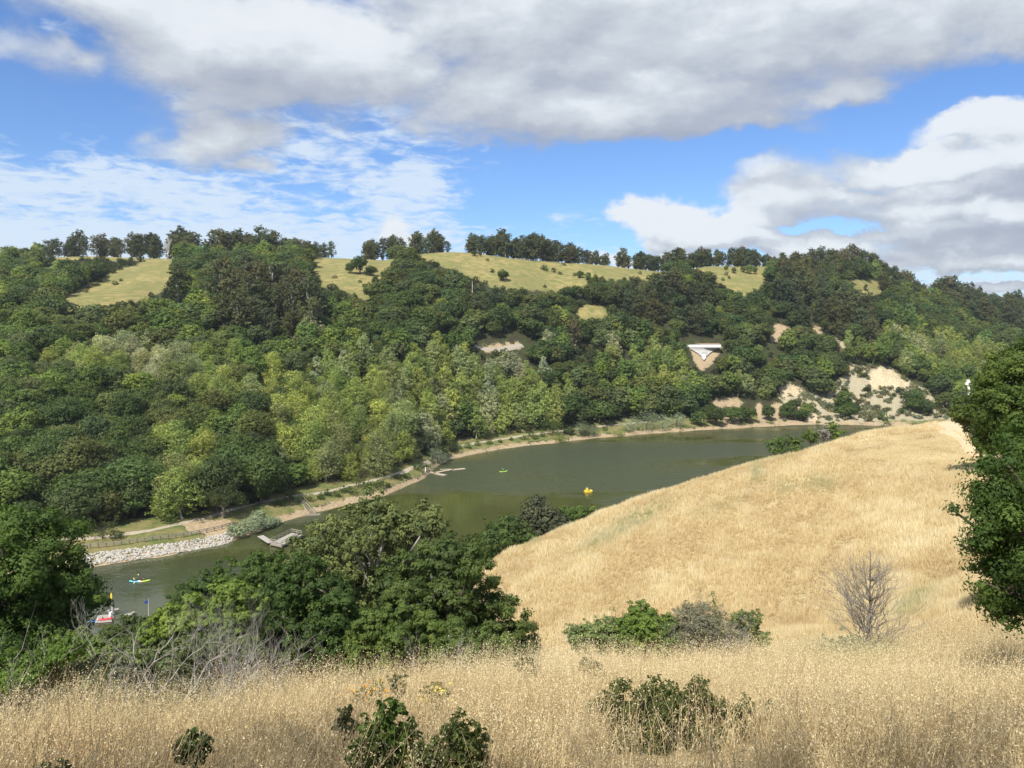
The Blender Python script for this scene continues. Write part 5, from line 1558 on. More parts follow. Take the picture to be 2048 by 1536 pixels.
# --- rock bank (riprap) along the lake under the fence
gr_ = np.random.default_rng(41)
rocks = []
for k in range(5):
    bm_v = unit(gr_.normal(size=(26, 3)))
    import bmesh
    bm = bmesh.new()
    bmesh.ops.create_icosphere(bm, subdivisions=2, radius=.5)
    for v in bm.verts:
        n_ = vnoise(np.array([v.co.x * 2.1 + k * 7]), np.array([v.co.y * 2.1 + v.co.z * 1.7]), k)[0]
        v.co = Vector((v.co.x * 1.15, v.co.y * .9, v.co.z * .72)) * (1 + .28 * n_)
        for ax in range(3): v.co[ax] = max(-.42 + .03 * k, min(.40 - .02 * k, v.co[ax]))
    m_ = bpy.data.meshes.new('stone'); bm.to_mesh(m_); bm.free(); m_.materials.append(mat_stone)
    rocks.append(m_)
p0 = shore_pt(320, 1)
bank = thing('rock_bank', 'bank of piled pale rocks along the water below the timber fence', 'rock bank', p0)
small = Bag()
for k in range(1150):
    px = gr_.uniform(165, 465); b_ = gr_.uniform(-.9, 2.7)
    if b_ > 2.6 and px < 330 and gr_.random() < .4: continue
    p = shore_pt(px, b_)
    s = gr_.uniform(.38, .8) * (1.0 if gr_.random() < .85 else 1.4)
    loc = Vector((p.x, p.y, max(p.z, -.12) + s * .12)) - p0
    if k < 280:
        o = put('stone', rocks[k % 5], loc, gr_.uniform(0, 6.28), (s, s, s * .9), bank)
        o.rotation_euler = (gr_.normal() * .4, gr_.normal() * .4, gr_.uniform(0, 6.28))
    else:
        if k == 280:
            bm = bmesh.new(); bmesh.ops.create_icosphere(bm, subdivisions=1, radius=.5)
            v1_ = np.array([v.co[:] for v in bm.verts]); f_ = np.array([[v.index for v in fc.verts] for fc in bm.faces]); bm.free()
        vv = v1_ * np.array([1.15, .9, .7]) * gr_.uniform(.75, 1.2, (len(v1_), 1))
        s *= .85; a = gr_.uniform(0, 6.28); c_, s_ = math.cos(a), math.sin(a)
        w_ = vv @ np.array([[c_, s_, 0], [-s_, c_, 0], [0, 0, 1]]) * s + np.array(loc)
        small.add(w_, f_[:, [0, 1, 2, 2]])
Vt = np.concatenate(small.V); Qt = np.concatenate(small.Q)[:, :3]
o = put('small_rocks', mesh_np('small_rocks', Vt, tris=Qt, mats=[mat_stone]), parent=bank, kind='stuff')

# --- timber fence above the rocks
f0_ = shore_pt(320, 4.6)
fence = thing('timber_fence', 'low two-rail timber fence along the trail above the white rocks', 'fence', f0_)
fpts = [shore_pt(c, 4.6) for c in np.linspace(165, 475, 21)]
pm_ = None
for i, p in enumerate(fpts):
    if pm_ is None:
        bg_ = Bag(); bg_.add(*box((0, 0, .45), (.2, .2, 1.35))); pm_ = bg_.mesh('post', [mat_wood_dk])
    put('post', pm_, p - f0_, 0, 1, fence)
    if i:
        for h in (.62, 1.0):
            one('rail', [beam(np.array(fpts[i - 1] - f0_) + [0, 0, h], np.array(p - f0_) + [0, 0, h], .08, .20)], mat_wood, fence)

# --- fishing dock with railings
def on_plane(px, py, z):
    d = (CAMZ - z) / (py - HZ) * F
    return Vector(((px - CX) / F * d, d, z))


A, B, C_ = on_plane(541, 1086, .75), on_plane(563, 1091, .75), on_plane(604, 1070, .75)
D_ = A + (C_ - B)
E1 = on_plane(536, 1078, .75)
dock = thing('fishing_dock', 'grey timber fishing dock with railings beside the silver bush', 'dock', (A + C_) / 2)
o0 = np.array((A + C_) / 2)
ax = np.array(C_ - B); bx_ = np.array(A - B)
nb = 26
for i in range(nb):
    t = (i + .5) / nb
    c = np.array(B) + ax * t + bx_ * .5 - o0
    wdt = np.linalg.norm(ax) / nb - .03
    u = unit(bx_)
    one('deck_board', [beam(c - bx_ * .5, c + bx_ * .5, wdt, .06)], mat_deck, dock)
for a_, b_ in ((B, C_), (C_, D_), (D_, A), (A, B)):
    one('side_beam', [beam(np.array(a_) - o0 - [0, 0, .25], np.array(b_) - o0 - [0, 0, .25], .12, .40)], mat_wood, dock)
for a_, b_, npost in ((B, C_, 6), (C_, D_, 3), (D_, A, 6), (A, B, 3)):
    a_, b_ = np.array(a_) - o0, np.array(b_) - o0
    for i in range(npost - 1 if (a_ is not None) else npost):
        p = a_ + (b_ - a_) * i / (npost - 1)
        one('railing_post', [box(p + [0, 0, .48], (.12, .12, 1.0))], mat_wood, dock)
    for h in (.55, .98):
        one('railing', [beam(a_ + [0, 0, h], b_ + [0, 0, h], .06, .14)], mat_wood, dock)
for p in (A, B, C_, D_):
    one('pile', [box(np.array(p) - o0 - [0, 0, 1.2], (.25, .25, 2.0))], mat_wood_dk, dock)
one('gangway', [beam(np.array(A) - o0 + [0, .3, -.02], np.array(E1) + [-2.4, 1.6, .3] - o0, 1.5, .10)], mat_deck, dock)

# --- old ramp running down the bank
r0, r1 = hit(598, 1002, 150), on_plane(620, 1029, .12)
ramp = thing('old_ramp', 'old timber ramp frame running down the bare bank to the water', 'ramp', r1)
z0 = np.zeros(3); top = np.array(r0 - r1) + [0, 0, .4]
sd = np.array([1.5, .25, 0])
for s_ in (0, 1):
    one('side_rail', [beam(z0 + sd * s_, top + sd * s_ * .8, .16, .22)], mat_wood, ramp)
    one('handrail', [beam(z0 + sd * s_ + [0, 0, .9], top + sd * s_ * .8 + [0, 0, .9], .07, .09)], mat_wood, ramp)
    for t in (0, .33, .66, 1):
        q = z0 + (top - z0) * t + sd * s_ * (1 - .2 * t)
        one('post', [beam(q - [0, 0, .5], q + [0, 0, .95], .09, .09)], mat_wood, ramp)
for i in range(12):
    q = z0 + top * (i + .5) / 12
    one('step', [beam(q, q + sd * .95, .22, .06)], mat_wood_dk, ramp)
for a_, b_ in (((-1.2, 0, 0), (2.6, .6, 0)), ((-1.0, -.9, 0), (2.8, -.3, 0)), ((-1.2, 0, 0), (-1.0, -.9, 0)), ((2.6, .6, 0), (2.8, -.3, 0))):
    one('landing_beam', [beam(a_, b_, .2, .22)], mat_wood, ramp)

# --- forked floating dock
fd = thing('floating_dock', 'forked low floating dock of tan boards reaching from the bare bank', 'dock', on_plane(872, 944, .3))
fo = np.array(fd.location)
for (pa, pb, w) in (((846, 942), (876, 946.5), 1.5), ((872, 947), (891, 950.5), 1.9), ((868, 945.5), (908, 938), 1.4), ((904, 939.5), (930, 937), 2.0), ((880, 938.5), (903, 938), .8)):
    a_, b_ = np.array(on_plane(*pa, .34)) - fo, np.array(on_plane(*pb, .34)) - fo
    L = np.linalg.norm(b_ - a_); nn = max(3, int(L / .55)); u = (b_ - a_) / nn
    sp = unit(np.cross(u, [0, 0, 1.0])) * w / 2
    for i in range(nn):
        c = a_ + u * (i + .5)
        one('deck_board', [beam(c - sp, c + sp, np.linalg.norm(u) - .03, .06)], mat_plank, fd)
    one('float', [beam(a_ - [0, 0, .22], b_ - [0, 0, .22], w * .92, .36)], mat_wood_dk, fd)
pst = thing('white_marker', 'short white marker post at the shore end of the forked dock', 'post', hit(851, 943, 200))
one('post', [box((0, 0, .6), (.35, .35, 1.4))], mat_white, pst); one('cap', [box((0, 0, 1.34), (.45, .45, .1))], mat_white, pst)

# --- boats
def hull_mesh(name, L, W, H, mats, n=25, sit=False, pick=None):
    """A kayak: pointed at both ends, rounded below, decked over with cockpits as dips."""
    m_ = 12; rows = []
    for i in range(n):
        t = i / (n - 1); u = 2 * t - 1
        w = W / 2 * (1 - abs(u) ** 2.4) ** .8 + .004
        rise = .16 * abs(u) ** 3
        ring = []
        for j in range(m_):
            a = 2 * math.pi * j / m_
            y = math.cos(a) * w; zz = math.sin(a)
            z = (zz * .5 * H if zz < 0 else zz * .22 * H) + rise
            ring.append((u * L / 2, y, z + .10))
        rows.append(ring)
    V = np.array(rows).reshape(-1, 3)
    i = np.arange(n * m_).reshape(n, m_)
    q = np.stack([i[:-1], np.roll(i[:-1], -1, 1), np.roll(i[1:], -1, 1), i[1:]], -1).reshape(-1, 4)
    if pick is None: qm = np.zeros(len(q))
    else: qm = np.array([pick(V[f].mean(0)[0] / L) for f in q])
    return mesh_np(name, V, quads=q, mats=mats, qmat=qm, smooth=True)


def person(name, label, loc, rz, top, legs_mat, hair, arm=0.0, scale=1.0, reach=.5):
    """A seated paddler: one skinned body, legs forward, both arms out to the paddle."""
    pts = [(0, 0, .12), (0, 0, .34), (0, 0, .55), (0, 0, .66), (.02, 0, .78), (.02, 0, .86),
           (.34, .11, .20), (.70, .12, .14), (.80, .12, .22), (.34, -.11, .20), (.70, -.12, .14), (.80, -.12, .22),
           (0, .19, .56), (.20, .27, .38 + arm * .2), (.42, .22, .42 + arm * .5), (.48, .21, .43 + arm * .5),
           (0, -.19, .56), (.20, -.27, .38 - arm * .1), (.42, -.22, .40 - arm * .2), (.48, -.21, .40 - arm * .2)]
    ed = [(0, 1), (1, 2), (2, 3), (3, 4), (4, 5), (0, 6), (6, 7), (7, 8), (0, 9), (9, 10), (10, 11), (2, 12), (12, 13), (13, 14), (14, 15), (2, 16), (16, 17), (17, 18), (18, 19)]
    rad = [.17, .15, .15, .06, .095, .09, .09, .06, .045, .09, .06, .045, .07, .045, .035, .04, .07, .045, .035, .04]
    me = bpy.data.meshes.new(name); me.from_pydata(pts, ed, [])
    o = bpy.data.objects.new(name, me); COL.objects.link(o)
    sk = o.modifiers.new('skin', 'SKIN'); sk.use_smooth_shade = True
    for i, r in enumerate(rad):
        v = me.skin_vertices[0].data[i]; v.radius = (r, r); v.use_root = (i == 0)
    sb = o.modifiers.new('sub', 'SUBSURF'); sb.levels = 1; sb.render_levels = 1
    dg = bpy.context.evaluated_depsgraph_get()
    nm = bpy.data.meshes.new_from_object(o.evaluated_get(dg))
    bpy.data.objects.remove(o)
    nm.materials.clear()
    for m_ in (top, mat_skin, legs_mat): nm.materials.append(m_)
    for p in nm.polygons:
        c = p.center
        p.material_index = 1 if c.z > .70 or (c.x > .26 and abs(c.y) > .17 and c.z > .27) else 2 if c.x > .16 and c.z < .32 else 0
    nm.update()
    t = put(name, nm, loc, rz, scale, None, label, 'person')
    b = Bag()
    bm = bmesh.new(); bmesh.ops.create_uvsphere(bm, u_segments=10, v_segments=7, radius=.112)
    for v in bm.verts: v.co = Vector((v.co.x * 1.0 - .012, v.co.y * .98, max(v.co.z, -.02) + .835))
    hm = bpy.data.meshes.new('hair'); bm.to_mesh(hm); bm.free(); hm.materials.append(hair)
    put('hair', hm, parent=t)
    return t


def paddle(label, loc, rz, tilt, blade_mat, L=2.1):
    t = thing('paddle', label, 'paddle', loc); t.rotation_euler = (tilt, 0, rz)
    one('shaft', [tube_arrays([(0, -L / 2, 0), (0, 0, 0), (0, L / 2, 0)], [.016] * 3, 6)], mat_dark, t)
    for s_ in (-1, 1):
        v = np.array([(x * .095 * w, s_ * (L / 2 + y), zz) for zz in (-.012, .012) for (x, y, w) in ((-1, -.02, .3), (1, -.02, .3), (1, .16, 1), (1, .34, .9), (0.2, .44, 1), (-.2, .44, 1), (-1, .34, .9), (-1, .16, 1))])
        q = [[0, 1, 2, 7], [7, 2, 3, 6], [6, 3, 4, 5], [8, 15, 10, 9], [15, 14, 11, 10], [14, 13, 12, 11]] + [[i, (i + 1) % 8, 8 + (i + 1) % 8, 8 + i] for i in range(8)]
        one('blade', [(v, np.array(q))], blade_mat, t)


mat_skin = plain('skin', (0.52, 0.33, 0.23), .6, .3, .05)
mat_hair = plain('dark_hair', (0.04, 0.03, 0.02), .6, .3, .1)
mat_straw_hat = plain('pale_hat', (0.66, 0.58, 0.38), .8, .2, .1)
mat_dark = plain('black_plastic', (0.03, 0.03, 0.03), .5, .4, .1)
mat_sky = plain('light_blue_plastic', (0.16, 0.60, 0.76), .35, .5, .05)
mat_wht_pl = plain('white_plastic', (0.82, 0.82, 0.80), .35, .5, .04)
mat_lime = plain('lime_plastic', (0.62, 0.72, 0.07), .35, .5, .05)
mat_green = plain('bright_green_plastic', (0.36, 0.70, 0.16), .35, .5, .05)
mat_yel = plain('yellow_plastic', (0.85, 0.62, 0.06), .35, .5, .05)
mat_red = plain('red_plastic', (0.72, 0.06, 0.07), .35, .5, .05)
mat_blue = plain('blue_cloth', (0.03, 0.07, 0.40), .6, .3, .1)
mat_bl_pl = plain('blue_plastic', (0.05, 0.22, 0.55), .35, .5, .05)
mat_maroon = plain('maroon_cloth', (0.20, 0.06, 0.06), .8, .2, .1)
mat_vest = plain('yellow_vest', (0.74, 0.62, 0.20), .8, .2, .1)
mat_teal = plain('teal_cloth', (0.08, 0.36, 0.36), .8, .2, .1)
mat_navy = plain('navy_cloth', (0.03, 0.05, 0.10), .8, .2, .1)

kp = on_plane(279.5, 1163, 0)
kr = math.atan2((on_plane(297, 1162.5, 0) - on_plane(263, 1164, 0)).y, (on_plane(297, 1162.5, 0) - on_plane(263, 1164, 0)).x)
kw = thing('kayak', 'two-person kayak, light blue and lime with a white middle', 'kayak', kp, kr)
put('hull', hull_mesh('tandem_hull', 4.1, .86, .42, [mat_sky, mat_wht_pl, mat_lime], pick=lambda u: 0 if u < -.03 else 1 if u < .13 else 2), parent=kw)
for x in (-1.0, .55):
    one('seat', [box((x - .32, 0, .34), (.08, .46, .34)), box((x - .1, 0, .22), (.42, .46, .06))], mat_dark, kw)
ca, sa = math.cos(kr), math.sin(kr)
def onk(p, x, y, z, a=kr): return (p.x + math.cos(a) * x - math.sin(a) * y, p.y + math.sin(a) * x + math.cos(a) * y, p.z + z)
person('person', 'paddler in a yellow vest in the blue end of the two-person kayak', onk(kp, -1.15, 0, .16), kr, mat_vest, mat_navy, mat_hair, .3)
person('person', 'paddler in a maroon top in the lime end of the two-person kayak', onk(kp, .40, 0, .16), kr, mat_maroon, mat_navy, mat_hair, -.3)
paddle('paddle held across the blue end of the kayak', onk(kp, -.68, 0, .62), kr, .35, mat_vest)
paddle('yellow-bladed paddle held across the lime end of the kayak', onk(kp, .87, 0, .60), kr + .15, -.35, mat_yel)

gp = on_plane(1007, 943.5, 0)
g2 = thing('kayak', 'single bright green kayak alone in the middle of the lake', 'kayak', gp, .5)
put('hull', hull_mesh('single_hull', 3.4, .74, .42, [mat_lime, mat_green], pick=lambda u: 0 if u < .1 else 1), parent=g2)
one('seat', [box((-.42, 0, .34), (.08, .44, .34)), box((-.2, 0, .22), (.42, .44, .06))], mat_dark, g2)
person('person', 'paddler in a teal top and pale hat in the green kayak', onk(gp, -.25, 0, .16, .5), .5, mat_teal, mat_navy, mat_straw_hat, .2)
paddle('paddle held across the green kayak', onk(gp, .22, 0, .62, .5), .5, .2, mat_green)

# pedal boat: two floats, a moulded tub with two backrests, a bow deck
pp = on_plane(1176.5, 984, 0); pr = .25
pb_ = thing('pedal_boat', 'yellow two-seat pedal boat in the middle of the lake', 'pedal boat', pp, pr)
for s_ in (-1, 1):
    put('float', hull_mesh('pedal_float', 2.5, .48, .62, [mat_yel]), (0, s_ * .52, .02), 0, 1, pb_)
one('deck', [box((.1, 0, .40), (2.0, 1.5, .10)), box((.95, 0, .52), (.55, 1.3, .22), 0, .7), box((-.95, 0, .50), (.35, 1.3, .20), 0, .75)], mat_yel, pb_)
for s_ in (-1, 1):
    one('seat', [box((-.25, s_ * .36, .52), (.55, .5, .14)), box((-.55, s_ * .36, .86), (.14, .5, .62), 0, .8)], mat_yel, pb_)
one('console', [box((.45, 0, .60), (.30, 1.1, .30), 0, .6)], mat_yel, pb_)
one('paddle_wheel', [box((.05, 0, .12 + .0), (.9, .3, .16)), box((.05, 0, .12), (.16, .3, .9))], mat_dark, pb_)
person('person', 'person in a yellow vest on the near seat of the pedal boat', onk(pp, -.3, -.36, .52, pr), pr, mat_vest, mat_navy, mat_straw_hat, 0)
person('person', 'person in a yellow vest on the far seat of the pedal boat', onk(pp, -.3, .36, .52, pr), pr, mat_vest, mat_navy, mat_straw_hat, 0)

# --- the little marina below the left oak
def slab(name, label, cat, pts, z, mat, th=.3, boards=0, base=None):
    P_ = [np.array(on_plane(*p, z)) for p in pts]
    o_ = sum(P_) / len(P_)
    t = thing(name, label, cat, o_)
    a_, b_, c_, d_ = [p - o_ for p in P_]
    n_ = max(3, boards)
    for i in range(n_):
        t0, t1 = i / n_, (i + .93) / n_
        v = np.array([a_ + (b_ - a_) * t0, a_ + (b_ - a_) * t1, d_ + (c_ - d_) * t1, d_ + (c_ - d_) * t0])
        one('deck_board', [(np.concatenate([v - [0, 0, .07], v]), BOXQ)], mat, t)
    v = np.array([a_, b_, c_, d_]); m = v.mean(0); v = m + (v - m) * .95
    one('float', [(np.concatenate([v - [0, 0, th + .08], v - [0, 0, .085]]), BOXQ)], mat_wood_dk, t)
    return t


slab('boat_dock', 'grey boarded dock at the water under the big left oak', 'dock', [(190, 1246), (224, 1243), (219, 1229), (196, 1230)], .45, mat_deck, boards=11)
slab('dock_finger', 'pale dock finger right of the grey pile', 'dock', [(215, 1223), (238, 1218.5), (237, 1216), (214, 1220)], .45, mat_deck, boards=5)
slab('dock_finger', 'pale dock finger below the blue flag', 'dock', [(252, 1233), (272, 1225.5), (269, 1222.5), (249, 1229)], .45, mat_deck, boards=5)
pl = on_plane(225.5, 1231, 0)
t = thing('mooring_pile', 'thick grey mooring pile beside the grey boarded dock', 'post', pl)
one('pile', [tube_arrays([(0, 0, -1.5), (0, 0, 1), (0, 0, 2.35), (0, 0, 2.4)], [.25, .25, .24, .02], 10)], mat_grey, t, smooth=False)
one('collar', [tube_arrays([(0, 0, .35), (0, 0, .6)], [.33, .33], 10)], mat_white, t)
bp = on_plane(222.3, 1229, .4)
t = thing('feather_banner', 'yellow feather banner on a thin pole beside the grey pile', 'banner', bp)
one('pole', [tube_arrays([(0, 0, 0), (0, 0, 2), (.02, 0, 3.85)], [.03, .025, .015], 6)], mat_steel, t)
vb = np.array([(x, y, z) for y in (-.02, .02) for (x, z) in ((-.16, 2.55), (.14, 2.5), (.17, 3.3), (.12, 3.8), (.0, 4.0), (-.12, 3.7), (-.2, 3.2), (-.2, 2.8))])
one('banner', [(vb, np.array([[0, 1, 2, 7], [7, 2, 3, 6], [6, 3, 4, 5], [8, 15, 10, 9], [15, 14, 11, 10], [14, 13, 12, 11]] + [[i, (i + 1) % 8, 8 + (i + 1) % 8, 8 + i] for i in range(8)]))], mat_yel, t)
fp = on_plane(297, 1246, .3)
t = thing('flag_pole', 'blue flag flying from a pale pole at the marina', 'flag', fp)
one('pole', [tube_arrays([(0, 0, -1), (0, 0, 2.4), (.02, 0, 4.35)], [.045, .04, .025], 6)], mat_conc, t)
xs_ = np.linspace(0, 1, 7); vf = []
for y in (-.01, .01):
    for k in (0, 1):
        for u in xs_: vf.append((-.04 - .62 * u, y + .12 * math.sin(u * 5), 4.1 - .35 * u - k * .5 * (1 - .35 * u)))
qf = []
for i in range(6):
    qf += [[i, i + 1, 7 + i + 1, 7 + i], [14 + i, 21 + i, 21 + i + 1, 14 + i + 1], [i, 14 + i, 14 + i + 1, i + 1], [7 + i, 7 + i + 1, 21 + i + 1, 21 + i]]
one('flag', [(np.array(vf), np.array(qf))], mat_blue, t)
rp = on_plane(211, 1239, .5)
t = thing('kayak', 'red kayak lying on the grey boarded dock', 'kayak', rp, .35)
put('hull', hull_mesh('single_hull', 2.6, .78, .45, [mat_red, mat_wht_pl], pick=lambda u: 0 if abs(u) < .47 else 1), parent=t)
one('seat', [box((-.42, 0, .34), (.08, .44, .3))], mat_dark, t)
t = thing('kayak', 'blue kayak beside the dock half hidden by dead twigs', 'kayak', on_plane(187, 1243, .1), .2)
put('hull', hull_mesh('single_hull', 2.4, .7, .4, [mat_bl_pl]), parent=t); one('seat', [box((-.4, 0, .32), (.08, .4, .3))], mat_dark, t)
t = thing('dock_locker', 'white locker on the boarded dock next to the pile', 'locker', on_plane(221, 1232, .45))
one('body', [box((0, 0, .32), (.42, .42, .64))], mat_white, t); one('lid', [box((0, 0, .67), (.48, .48, .06))], mat_white, t)

# --- road wall with its apron of sprayed concrete above the slip
w0, w1 = hit(1385, 700, 250), hit(1435, 700, 250)
dm = min(w0.y, w1.y) + 1.5
w0 = Vector(((1373 - CX) / F * dm, dm, CAMZ + (HZ - 694.5) / F * dm)); w1 = Vector(((1442 - CX) / F * dm, dm, CAMZ + (HZ - 694.5) / F * dm))
wm = (w0 + w1) / 2
wall = thing('road_wall', 'white concrete barrier and grey apron holding the hill road above a slip', 'wall', wm)
ns = 7
for i in range(ns):
    a_, b_ = np.array(w0 - wm), np.array(w1 - wm)
    p, q = a_ + (b_ - a_) * (i + .02) / ns, a_ + (b_ - a_) * (i + .98) / ns
    one('barrier_panel', [beam(p + [0, 0, .75], q + [0, 0, .75], .35, 1.55)], mat_white, wall)
one('road_slab', [beam(np.array(w0 - wm) + [-1, 3.2, -.15], np.array(w1 - wm) + [1, 3.2, -.15], 6.5, .5)], mat_asph, wall)
one('road_edge_bank', [beam(np.array(w0 - wm) + [-1, 7.5, .8], np.array(w1 - wm) + [1, 7.5, .8], 2.2, 2.6)], plain('brown_cutting', (0.34, 0.25, 0.17), .95, .1, .35, .6), wall)
ap = [(1380, 696), (1437, 696), (1430, 700.5), (1420, 706), (1414, 712), (1402, 712), (1395, 706), (1386, 701)]
def face_slab(pix, off, th, base_d):
    """A slab lying on the face below the road: its outline on the land, raised off it and given thickness."""
    V_ = []
    for k in (0, 1):
        for (cx, cy) in pix:
            h_ = hit(cx, max(cy, 699.5), 300) - cam.location
            V_.append(cam.location + h_ * (1 - (off + k * th) / h_.length) + Vector((0, 0, (max(cy, 699.5) - cy) * base_d / F)))
    return np.array(V_) - np.array(wm)
v = face_slab(ap, .2, 1.3, dm)
q = [[0, 1, 2, 7], [7, 2, 3, 6], [6, 3, 4, 5], [8, 15, 10, 9], [15, 14, 11, 10], [14, 13, 12, 11]] + [[i, (i + 1) % 8, 8 + (i + 1) % 8, 8 + i] for i in range(8)]
one('apron', [(v, np.array(q))], mat_grey, wall)
dr = [(1404, 704), (1414, 704), (1415, 708), (1413, 711), (1410, 711), (1406, 711), (1403, 709), (1403, 706)]
one('drain_mouth', [(face_slab(dr, 1.3, .5, dm), np.array(q))], mat_steel, wall)
sb_ = [(1404, 709), (1411, 709), (1412, 713), (1410.5, 717), (1408, 720), (1406, 718), (1404, 715), (1403.5, 712)]
one('white_sheeting', [(face_slab(sb_, 1.3, .8, dm), np.array(q))], mat_white, wall)
# --- white mast beside the track, and the marker post on the hill edge
mp = at(1937, 84)
t = thing('camera_mast', 'white mast with two white boxes standing behind the round bush', 'mast', mp)
zt = CAMZ + (HZ - 769) / F * 84 - mp.z
one('pole', [box((0, 0, zt / 2), (.20, .20, zt))], mat_white, t)
one('top_box', [box((-.02, 0, zt + .36), (.27, .25, .30)), box((-.02, 0, zt + .1), (.05, .05, .24))], mat_white, t)
one('side_box', [box((-.22, -.02, zt + .10), (.24, .22, .27)), box((-.12, 0, zt + .02), (.3, .05, .05))], mat_white, t)
one('conduit', [box((-.15, 0, zt * .5 - .1), (.05, .05, zt * .9))], mat_dark, t)
sp_ = hit(1727, 862, 40)
t = thing('marker_post', 'thin brown trail marker post on the crest of the golden hill', 'post', sp_)
one('post', [box((0, 0, .55), (.13, .10, 1.3))], mat_wood_dk, t); one('plaque', [box((0, -.065, 1.0), (.11, .02, .28))], mat_wood, t)

# --- bushes along the far bank
def bank_bush(name, label, px, back, items_r, colour, seed, mat=None, group=None, n=900, leaf=.34, cat='bush', h=1.0, dx=0):
    g = np.random.default_rng(seed)
    p = shore_pt(px, back)
    t = thing(name, label, cat, (p.x, p.y, p.z - .1), group=group)
    L = dome_lobes(g, items_r, items_r * h, items_r * h * .6, 9, (.34, .5), .9)
    bag = Bag(); bag.add(*crown_arrays(seed, L, n, leaf, rag=.22, cut=.02))
    o = put('foliage', bag.mesh(name + '_foliage', [mat or mat_leaf]), parent=t); o.color = (*colour, 1)
    wb = Bag(); limbs(g, wb, (0, 0, 0), L, .06 * items_r, 5, .4, only=range(0, len(L), 2)); put('stem', wb.mesh(name + '_stem', [mat_bark], True), parent=t)
    return t


SIL = (0.27, 0.32, 0.20)
for i, (lab, px, back, r, h, col) in enumerate([
        ('silver-green bush between the rock bank and the fishing dock, tallest part', 500, 1.5, 3.0, .75, SIL), ('silver-green bush spilling towards the fishing dock', 528, 0.3, 2.6, .62, SIL), ('silver-green bush at the end of the rock bank', 470, 1.2, 2.4, .62, SIL), ('low silver bush tip touching the dock', 548, -.6, 1.7, .6, SIL), ('silver-green bush behind the tallest one at the dock', 515, 4.0, 2.2, .8, SIL),
        ('silvery bush standing over the forked dock', 874, 2.5, 3.6, .95, (0.22, 0.26, 0.18)), ('yellow-green bush behind the silvery bush at the forked dock', 884, 8, 2.6, .8, (0.17, 0.22, 0.05)), ('dark bush right of the silvery bush at the forked dock', 905, 5, 2.4, .8, (0.06, 0.075, 0.035)),
        ('pale silver shore bush, left one of the far pair group', 1262, 4, 5.0, .8, SIL), ('tall silver-green shore bush with the pointed top', 1292, 5, 5.8, 1.05, (0.24, 0.29, 0.18)), ('wide silver shore bush below the dark oaks', 1324, 4, 5.6, .75, SIL), ('right end of the silver shore bushes', 1352, 4, 5.0, .8, SIL), ('grey-green shore bush left of the silver ones', 1160, 4, 4.6, .8, (0.19, 0.22, 0.13)),
        ('grey-green shore bush near the reed bed', 1178, 3, 4.0, .75, (0.20, 0.23, 0.13)), ('round green shore tree between trail and water', 1105, 7, 5.0, 1.05, (0.075, 0.11, 0.03)), ('dark round bush right of the round shore tree', 1138, 6, 2.6, .9, (0.07, 0.095, 0.035))]):
    bank_bush('shore_bush', lab, px, back, r, col, 801 + i, n=2600, leaf=.30, h=h, group='bushes along the far bank', mat=mat_leaf_dull if col is SIL else None)
gb = np.random.default_rng(51)
spots = [(612, 6), (640, 5), (655, 7), (672, 5), (690, 6), (705, 4), (722, 7), (742, 5), (760, 6), (775, 4), (795, 7), (812, 5), (835, 7), (846, 8), (862, 9), (918, 7), (935, 6), (955, 7), (978, 6), (1000, 5), (1022, 7), (1048, 6), (1070, 5), (1085, 7), (1060, 9), (1210, 7), (560, 8), (580, 9), (232, 9), (205, 10), (340, 14), (372, 17)]
rows_ = []
for i, (px, back) in enumerate(spots):
    r = gb.uniform(1.0, 2.2) * (1.7 if px in (205, 340) else 1); ci = int(gb.integers(0, 3))
    mdd = np.hypot(mk[:, 0] - px, (mk[:, 1] - (HZ + CAMZ * F / shore_d(px))) * 1.2); j = int(np.argmin(mdd))
    key = (["green", "dark green", "light green"][ci], "small" if r < 1.5 else "full", "left" if px < mk[j, 0] else "right", MARKS[j][0])
    rows_.append((key, mdd[j], i, px, back, r, ci, gb.uniform(.6, .95)))
for key in sorted(set(r_[0] for r_ in rows_)):
    same = sorted([r_ for r_ in rows_ if r_[0] == key], key=lambda r_: r_[1])
    for n_, (_, _, i, px, back, r, ci, h_) in enumerate(same):
        o_w = ordinal(n_) + ' ' if len(same) > 1 else ''
        bank_bush('shore_bush', f'{o_w}{key[1]} {key[0]} bush on the bank {key[2]} of {key[3]}', px, back, r, [(0.11, 0.165, 0.045), (0.078, 0.11, 0.036), (0.15, 0.195, 0.062)][ci], 840 + i, n=700, leaf=.28, h=h_, group='bushes along the far bank')
for i, (px, back, lab) in enumerate([(1120, -.8, 'patch of yellow-green reeds at the point'), (1235, -.5, 'low bright reeds at the water left of the silver bushes')]):
    bank_bush('reed_bed', lab, px, back, 3.6, (0.22, 0.26, 0.08), 890 + i, n=1200, leaf=.3, h=.22, cat='reeds')

# --- standing out on the hillside: bare and pale trees, flowering tree
def dead(label, px, py, h, seed, mat, dmin=150, rot=(0, 0), **kw):
    p = hit(px, py, dmin)
    o = put('bare_tree', bare_tree_mesh(seed, h, h * .022, mat, name='bare_tree', **kw), (p.x, p.y, p.z - .3), seed, 1, None, label, 'bare tree')
    o.rotation_euler = (rot[0], rot[1], seed)
    return o


